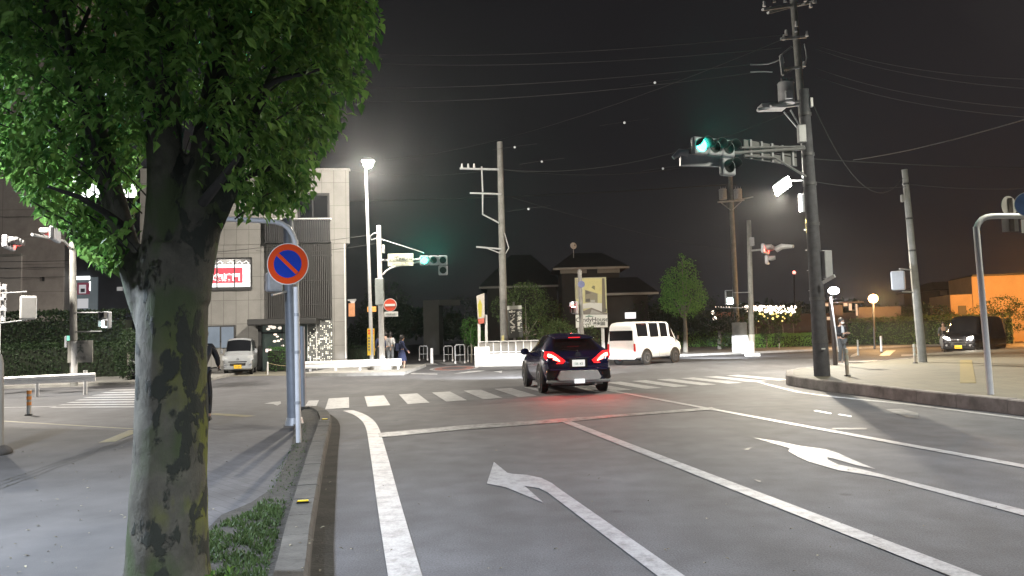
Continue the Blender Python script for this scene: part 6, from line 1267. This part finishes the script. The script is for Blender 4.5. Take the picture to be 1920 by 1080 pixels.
c = gz(441, 700, 34.6); keivan('silver kei van with a yellow plate parked in front of the office building', (c.x - .35, c.y + 1.7, .01), PI + R(15), paintmat('silver_paint', (.34, .36, .38), .3, .3), H_=1.66, W_=1.30)
c = gz(252, 700, 30.5); keivan('black kei van with a yellow plate half hidden behind the near tree trunk', (c.x + .1, c.y + 1.7, .01), PI + R(12), paintmat('black_paint', (.012, .012, .014), .2, .15), H_=1.70, txt='30-52')
c = gz(1803, 700, 37.5); bv = keivan('black minivan with glaring headlights and a yellow plate at the right edge behind the island', (c.x + 1.35, c.y + 1.0, .01), PI + R(-52), paintmat('black_paint', (.012, .012, .014)), True, 3.9, 1.56, 1.86, txt='65-29', hot=em('headlight_white', (1, .94, .84), 24))
for sg, pw in ((1, 30), (-1, 70)): plight(bv, 'headlight_beam', Vector(WM[bv.name] @ Vector((sg * .54, 2.15, .8))), pw, (1, .9, .75), .07)
mb = MB(); mb.bb(-.8, -1.8, 1.86, .8, .5, 1.875)
# dark motor scooter shape beside the black kei van
b = gz(222, 700, 30); q = T('dark_shrub', 'dark rounded shrub left of the black kei van', 'shrub', b); C = unit(1500) * rng.uniform(.5, 1, 1500)[:, None] ** .5 * [.55, .6, 1.05] + np.array([b.x + .1, b.y + .6, 1.15]); leafmesh('foliage', C, unit(1500), unit(1500), rng.uniform(.08, .16, 1500), rng.uniform(.05, .1, 1500), LF2, q, detail=False); mb = MB(); mb.tube([b + Vector((.1, .6, 0)), b + Vector((.1, .6, 1.2))], .06, 6); mb.build('stem', BRK2, q)

def headbeam(v, y, z, x=0, power=9000, size=17, pitch=-6.5, wide=4.5, col=(.95, .97, 1)):
    l = bpy.data.lights.new('headlight_beam', 'SPOT'); l.energy = power; l.color = col; l.shadow_soft_size = .1; l.spot_size = R(size); l.spot_blend = .35
    o = bpy.data.objects.new('headlight_beam', l); COL.objects.link(o); o.parent = v; o.location = (x, y, z); o.rotation_euler = Vector((0, math.cos(R(pitch)), math.sin(R(pitch)))).to_track_quat('-Z', 'Y').to_euler(); o.scale = (wide, 1, 1); return o
car.scale = (.95, .97, .97)
for x in (-.62, .62): headbeam(car, 2.4, .72, x, 9000, 15, -5.5, 6.5)
for x in (-.6, .6): headbeam(van, 2.25, .72, x, 12000, 16, -5, 5)
# ================================================================ people
SKIN = mat('skin', (.42, .26, .19), .5, 0, .06, 20); HAIRM = mat('black_hair', (.012, .010, .010), .5, 0, .2, 30)
def skinmesh(name, J, Ed, par, mt, root=0, sub=1):
    me = bpy.data.meshes.new(name); ks = list(J); idx = {k: i for i, k in enumerate(ks)}
    me.from_pydata([J[k][0] for k in ks], [(idx[a], idx[b]) for a, b in Ed], []); me.update(); me.materials.append(mt)
    o = bpy.data.objects.new(name, me); COL.objects.link(o); o.parent = par; WM[o.name] = WM[par.name]
    o.modifiers.new('Skin', 'SKIN'); sk = me.skin_vertices[0].data
    for k in ks: r = J[k][1]; sk[idx[k]].radius = (r, r) if not isinstance(r, tuple) else r
    for i in range(len(ks)): sk[i].use_root = (i == root)
    s = o.modifiers.new('Sub', 'SUBSURF'); s.levels = sub; s.render_levels = sub
    return o
def person(label, loc, rz, P, top, bottom, shoe, H=1.68, group=None, hair=.11, skirt=False, mask=False, shirt=None, bag=None):
    """P: joint positions (metres at H=1.7), local facing +Y"""
    o = T('person', label, 'person', loc, rz, group); s = H / 1.7; V = lambda k: tuple(c * s for c in P[k])
    J = {'pel': (V('pel'), .12), 'wst': (V('wst'), .105), 'cst': (V('cst'), (.14, .11)), 'nk': (V('nk'), .055), 'hd': (V('hd'), .075), 'tp': (tuple(a + b for a, b in zip(V('hd'), (0, .0, .10 * s))), .075)}
    E = [('pel', 'wst'), ('wst', 'cst'), ('cst', 'nk'), ('nk', 'hd'), ('hd', 'tp')]
    for sd in 'lr':
        J.update({sd + 'sh': (V(sd + 'sh'), .052), sd + 'el': (V(sd + 'el'), .040), sd + 'wr': (V(sd + 'wr'), .027), sd + 'hip': (V(sd + 'hip'), .082), sd + 'kn': (V(sd + 'kn'), .055), sd + 'an': (V(sd + 'an'), .038), sd + 'to': (V(sd + 'to'), .036)})
        w = Vector(V(sd + 'wr')); e = Vector(V(sd + 'el')); d = (w - e).normalized(); pa = w + d * .075 * s; J[sd + 'pa'] = (tuple(pa), .030); sx_ = -1 if sd == 'l' else 1
        E += [('cst', sd + 'sh'), (sd + 'sh', sd + 'el'), (sd + 'el', sd + 'wr'), (sd + 'wr', sd + 'pa'), ('pel', sd + 'hip'), (sd + 'hip', sd + 'kn'), (sd + 'kn', sd + 'an'), (sd + 'an', sd + 'to')]
        fwd_ = Vector((0, 1, 0)); fwd_ = (fwd_ - d * fwd_.dot(d)); fwd_ = fwd_.normalized() if fwd_.length > .1 else Vector((0, 0, 1))
        for k, (oy, ln) in enumerate(((-.030, .055), (-.010, .072), (.010, .078), (.030, .068))):
            b_ = pa + fwd_ * oy; m_ = b_ + d * ln * .55; t_ = m_ + d * ln * .4 + Vector((-sx_, 0, 0)) * .02; J[f'{sd}f{k}a'] = (tuple(m_), .009); J[f'{sd}f{k}b'] = (tuple(t_), .008); E += [(sd + 'pa', f'{sd}f{k}a'), (f'{sd}f{k}a', f'{sd}f{k}b')]
        tb_ = w + d * .03 + fwd_ * .035; J[sd + 'th'] = (tuple(tb_), .011); J[sd + 't2'] = (tuple(tb_ + d * .035 + fwd_ * .02), .009); E += [(sd + 'wr', sd + 'th'), (sd + 'th', sd + 't2')]
    skinmesh('body', J, E, o, SKIN)
    # head shape
    hc = Vector(V('hd')) + Vector((0, .005, .045)) * s
    mb = MB(); mb.sph(hc, .098 * s, 16, (.84, 1.0, 1.2), 12); mb.sph(hc + Vector((0, .100, -.015)) * s, .017 * s, 8, (.8, 1, 1.4)); [mb.sph(hc + Vector((x, 0, -.01)) * s, .022 * s, 8, (.4, .8, 1.3)) for x in (-.083, .083)]; hd = mb.build('head', SKIN, o, world=False)
    mb = MB(); [mb.sph(hc + Vector((x, .088, .012)) * s, .011 * s, 8) for x in (-.032, .032)]; mb.bb(hc.x - .022, hc.y + .088, hc.z - .056, hc.x + .022, hc.y + .097, hc.z - .050); mb.build('face_features', mat('eyes_dark', (.03, .015, .015), .3), hd, world=False)
    mb = MB(); mb.sph(hc + Vector((0, -.018, .030)) * s, hair * s, 16, (.92, 1.0, 1.06), 10); 
    if hair > .115: mb.sph(hc + Vector((0, -.06, -.09)) * s, .085 * s, 12, (1, .7, 1.3))
    mb.build('hair', HAIRM, hd, world=False)
    if mask: mb = MB(); mb.sph(hc + Vector((0, .048, -.045)) * s, .062 * s, 12, (1.1, .9, .85)); mb.build('face_mask', mat('mask_white', (.7, .7, .7), .7), hd, world=False)
    # clothes
    K = lambda k, r: (J[k][0], r)
    T_ = {'a': K('pel', .135), 'b': K('wst', .125), 'c': ((J['cst'][0]), (.165, .135)), 'd': (tuple(Vector(J['cst'][0]).lerp(Vector(J['nk'][0]), .5)), .085)}; ET = [('a', 'b'), ('b', 'c'), ('c', 'd')]
    for sd in 'lr':
        T_.update({sd + '1': K(sd + 'sh', .068), sd + '2': K(sd + 'el', .052), sd + '3': (tuple(Vector(J[sd + 'el'][0]).lerp(Vector(J[sd + 'wr'][0]), .93)), .040)}); ET += [('c', sd + '1'), (sd + '1', sd + '2'), (sd + '2', sd + '3')]
    skinmesh('jacket', T_, ET, o, top)
    if skirt:
        p = Vector(J['pel'][0]); mb = MB(); n = 20; vs = []
        for z, r in ((.10, .125), (-.02, .17), (-.2, .21), (-.42, .25)): vs += [p + Vector((math.cos(2 * PI * j / n) * r * (1 + .05 * (j % 2)), math.sin(2 * PI * j / n) * r * .85 * (1 + .05 * (j % 2)), z)) for j in range(n)]
        mb.add(vs, [(i * n + j, i * n + (j + 1) % n, (i + 1) * n + (j + 1) % n, (i + 1) * n + j) for i in range(3) for j in range(n)], True); mb.build('skirt', bottom, o, world=False)
    else:
        B_ = {'a': K('pel', .130)}; EB = []
        for sd in 'lr': B_.update({sd + '1': K(sd + 'hip', .098), sd + '2': K(sd + 'kn', .070), sd + '3': (tuple(Vector(J[sd + 'kn'][0]).lerp(Vector(J[sd + 'an'][0]), .9)), .056)}); EB += [('a', sd + '1'), (sd + '1', sd + '2'), (sd + '2', sd + '3')]
        skinmesh('trousers', B_, EB, o, bottom)
    for sd in 'lr':
        a = Vector(J[sd + 'an'][0]); t = Vector(J[sd + 'to'][0]); mb = MB(); d = (t - a); d.z = 0; d.normalize(); mb.tube([a - d * .05 - Vector((0, 0, .035)), a + d * .02 - Vector((0, 0, .02)), t - Vector((0, 0, .0)), t + d * .05 - Vector((0, 0, .012))], [.036, .05, .044, .022], 10); mb.build('shoe', shoe, o, world=False)
    if shirt: c_ = Vector(J['cst'][0]); mb = MB(); mb.sph(c_ + Vector((0, .06, -.06)), .12, 12, (.62, .82, 2.0)); mb.build('shirt', shirt, o, world=False)
    if bag: mb = MB(); mb.box(Vector(bag[0]), bag[1]); bo = mb.build('shoulder_bag', bag[2], o, world=False, bevel=.04)
    return o, J
STAND = dict(pel=(0, 0, .93), wst=(0, -.01, 1.08), cst=(0, -.01, 1.28), nk=(0, 0, 1.46), hd=(0, .02, 1.55), lsh=(-.17, -.01, 1.39), rsh=(.17, -.01, 1.39), lel=(-.24, -.04, 1.12), rel=(.24, -.04, 1.12), lwr=(-.24, .06, .90), rwr=(.24, .06, .90), lhip=(-.09, 0, .88), rhip=(.09, 0, .88), lkn=(-.10, .03, .50), rkn=(.10, .02, .50), lan=(-.10, 0, .09), ran=(.11, -.02, .09), lto=(-.11, .13, .05), rto=(.12, .11, .05))
WALK = dict(STAND, lkn=(-.09, .16, .52), lan=(-.09, .14, .10), lto=(-.10, .27, .07), rkn=(.09, -.02, .50), ran=(.10, -.26, .14), rto=(.10, -.15, .05), lel=(-.23, -.14, 1.13), lwr=(-.22, -.10, .90), rel=(.23, .06, 1.12), rwr=(.21, .22, .95))
PHONE = dict(STAND, lel=(-.22, .02, 1.12), lwr=(-.10, .24, 1.16), rel=(.22, .02, 1.12), rwr=(.10, .26, 1.16), hd=(0, .045, 1.545))
CLD = mat('dark_cloth', (.02, .021, .026), .85, 0, .2, 12); CLN = mat('navy_cloth', (.018, .025, .07), .85, 0, .2, 12); CLG = mat('grey_cloth', (.20, .20, .21), .85, 0, .15, 12); CLW = mat('white_cloth', (.45, .46, .48), .8, 0, .1, 12); CLT = mat('grey_trousers', (.09, .095, .10), .85, 0, .15, 12); SHB = mat('dark_shoe', (.02, .018, .018), .4); SHW = mat('pale_shoe', (.5, .48, .45), .5)
g = G(1578, 684, .0); g.y = 27.5; p = A(1580, 684, 27.5); person('man in open dark jacket, white shirt and face mask standing beside the slim post lamp', (p.x, p.y, 0.12), R(-160), PHONE, CLD, CLT, SHW, 1.70, mask=True, shirt=CLW)
pg = 'pedestrians waiting at the far left corner'
for x, d, rz, pose, top, bot, lab, kw in [(714, 37.5, 20, STAND, CLN, CLD, 'dark-clothed pedestrian partly hidden by the white signal pole', {}), (724, 38, 5, STAND, CLG, CLT, 'pedestrian in a light grey top right of the white signal pole', {}), (733, 39.5, -15, STAND, CLW, CLT, 'pedestrian in a pale jacket behind the no-entry sign', dict(hair=.12))]:
    b = gz(x, 690, d); person(lab, (b.x, b.y, .14), R(rz), pose, top, bot, SHB, 1.66, pg, **kw)
b = gz(754, 690, 35); person('pedestrian in a navy skirt and white sleeves stepping off the kerb at the guardrail end', (b.x, b.y, .0), R(-60), WALK, CLN, CLN, SHW, 1.62, pg, hair=.12, skirt=True, bag=((-.1, -.2, 1.1), (.3, .14, .34), CLN))
# cyclist behind the near trunk
RIDE = dict(pel=(0, -.22, 1.00), wst=(0, -.16, 1.13), cst=(0, -.04, 1.33), nk=(0, .06, 1.49), hd=(0, .10, 1.58), lsh=(-.17, -.02, 1.42), rsh=(.17, -.02, 1.42), lel=(-.24, .14, 1.20), rel=(.24, .14, 1.20), lwr=(-.23, .38, 1.06), rwr=(.23, .38, 1.06), lhip=(-.09, -.20, .96), rhip=(.09, -.20, .96), lkn=(-.11, .12, .72), rkn=(.11, .06, .58), lan=(-.12, .02, .36), ran=(.12, -.06, .17), lto=(-.12, .14, .32), rto=(.12, .08, .14))
b = G(365, 806, 0); b.y += .1; rb = R(14)
person('cyclist in dark clothes riding away, mostly hidden behind the near tree trunk', (b.x - .06, b.y + .35, 0), rb, RIDE, CLD, CLD, SHB, 1.72)
o = T('bicycle', 'city bicycle under the dark-clothed cyclist behind the near tree trunk', 'bicycle', (b.x - .06, b.y + .35, 0), rb)
for y in (-.55, .52):
    mb = MB(); mb.disc((0, y, .33), (1, 0, 0), .33, 28, .03, .30); wo = mb.build('wheel', RUB, o, world=False); mb = MB()
    for k in range(10): a = 2 * PI * k / 10; mb.beam((.015, y, .33), (.015, y + math.cos(a) * .31, .33 + math.sin(a) * .31), .004, .004)
    mb.build('spokes', CHR, wo, world=False)
mb = MB(); fr2 = [((0, -.55, .33), (0, -.12, .30)), ((0, -.12, .30), (0, -.2, .85)), ((0, -.12, .30), (0, .36, .78)), ((0, -.55, .33), (0, -.19, .75)), ((0, .52, .33), (0, .34, .98)), ((0, -.19, .62), (0, .35, .86))]
for a, c in fr2: mb.tube([a, c], .017, 8)
mb.build('frame', mat('silver_bike', (.45, .45, .46), .35, .3), o, world=False); MB().sph((0, -.22, .90), .10, 12, (.8, 1.3, .4)).build('saddle', BLKP, o, world=False); MB().tube([(-.27, .34, 1.0), (-.2, .42, 1.04), (0, .38, 1.02), (.2, .42, 1.04), (.27, .34, 1.0)], .013, 8).build('handlebar', CHR, o, world=False)
mb = MB(); mb.bb(-.13, -.72, .66, .13, -.40, .69); mb.build('rear_rack', CHR, o, world=False); mb = MB(); mb.bb(-.045, -.93, .3, .045, -.86, .62); mb.v = [v for v in mb.v]; mb.build('mudguard', mat('mudguard', (.5, .5, .48), .5), o, world=False)
mb = MB(); mb.bb(.03, -.14, .16, .15, -.0, .19); mb.bb(-.15, 0, .38, -.03, .12, .41); mb.tube([(.03, -.08, .175), (0, -.12, .30), (-.03, .06, .395)], .012, 6); mb.build('pedals', BLKP, o, world=False)
# motor scooter rider near the black minivan
b = gz(1770, 640, 40); SIT = dict(RIDE)
person('rider in grey clothes with a pale helmet beside the black minivan headlights', (b.x, b.y, 0), R(150), RIDE, CLT, CLD, SHB, 1.6)
o = T('scooter', 'small scooter under the grey-clothed rider at the right', 'scooter', (b.x, b.y, 0), R(150))
for y in (-.55, .52): mb = MB(); mb.disc((-.04, y, .25), (1, 0, 0), .25, 24, .08, .14); mb.build('wheel', RUB, o, world=False)
mb = MB(); mb.sph((0, -.42, .62), .3, 12, (.6, 1.3, .55)); mb.bb(-.16, -.3, .26, .16, .3, .32); mb.sph((0, .40, .62), .3, 12, (.7, .4, 1.2)); mb.build('body', CLG, o, world=False); MB().sph((0, -.25, .84), .2, 12, (.7, 1.6, .35)).build('seat', BLKP, o, world=False); MB().tube([(-.3, .36, 1.02), (0, .42, 1.02), (.3, .36, 1.02)], .015, 8).build('handlebar', BLKP, o, world=False); MB().tube([(0, .42, 1.02), (0, .52, .3)], .03, 8).build('fork', CHR, o, world=False)
# ================================================================ added haze
hz = MB(); hz.bb(-168, -73, -1.2, 168, 178, 19); hb_ = hz.build('glow_haze', None or mat('glow_haze_air', (1, 1, 1)), None)  # thin air volume added to give the lamps a soft glow
hm = bpy.data.materials.new('glow_haze_volume'); hm.use_nodes = True; hn = hm.node_tree.nodes; hn.remove(hn['Principled BSDF'])
pv = hn.new('ShaderNodeVolumePrincipled'); pv.inputs['Color'].default_value = (.9, .92, .95, 1); pv.inputs['Density'].default_value = .00034; pv.inputs['Anisotropy'].default_value = .86
hm.node_tree.links.new(pv.outputs[0], hn['Material Output'].inputs['Volume']); hb_.data.materials[0] = hm; struct(hb_, 'stuff')
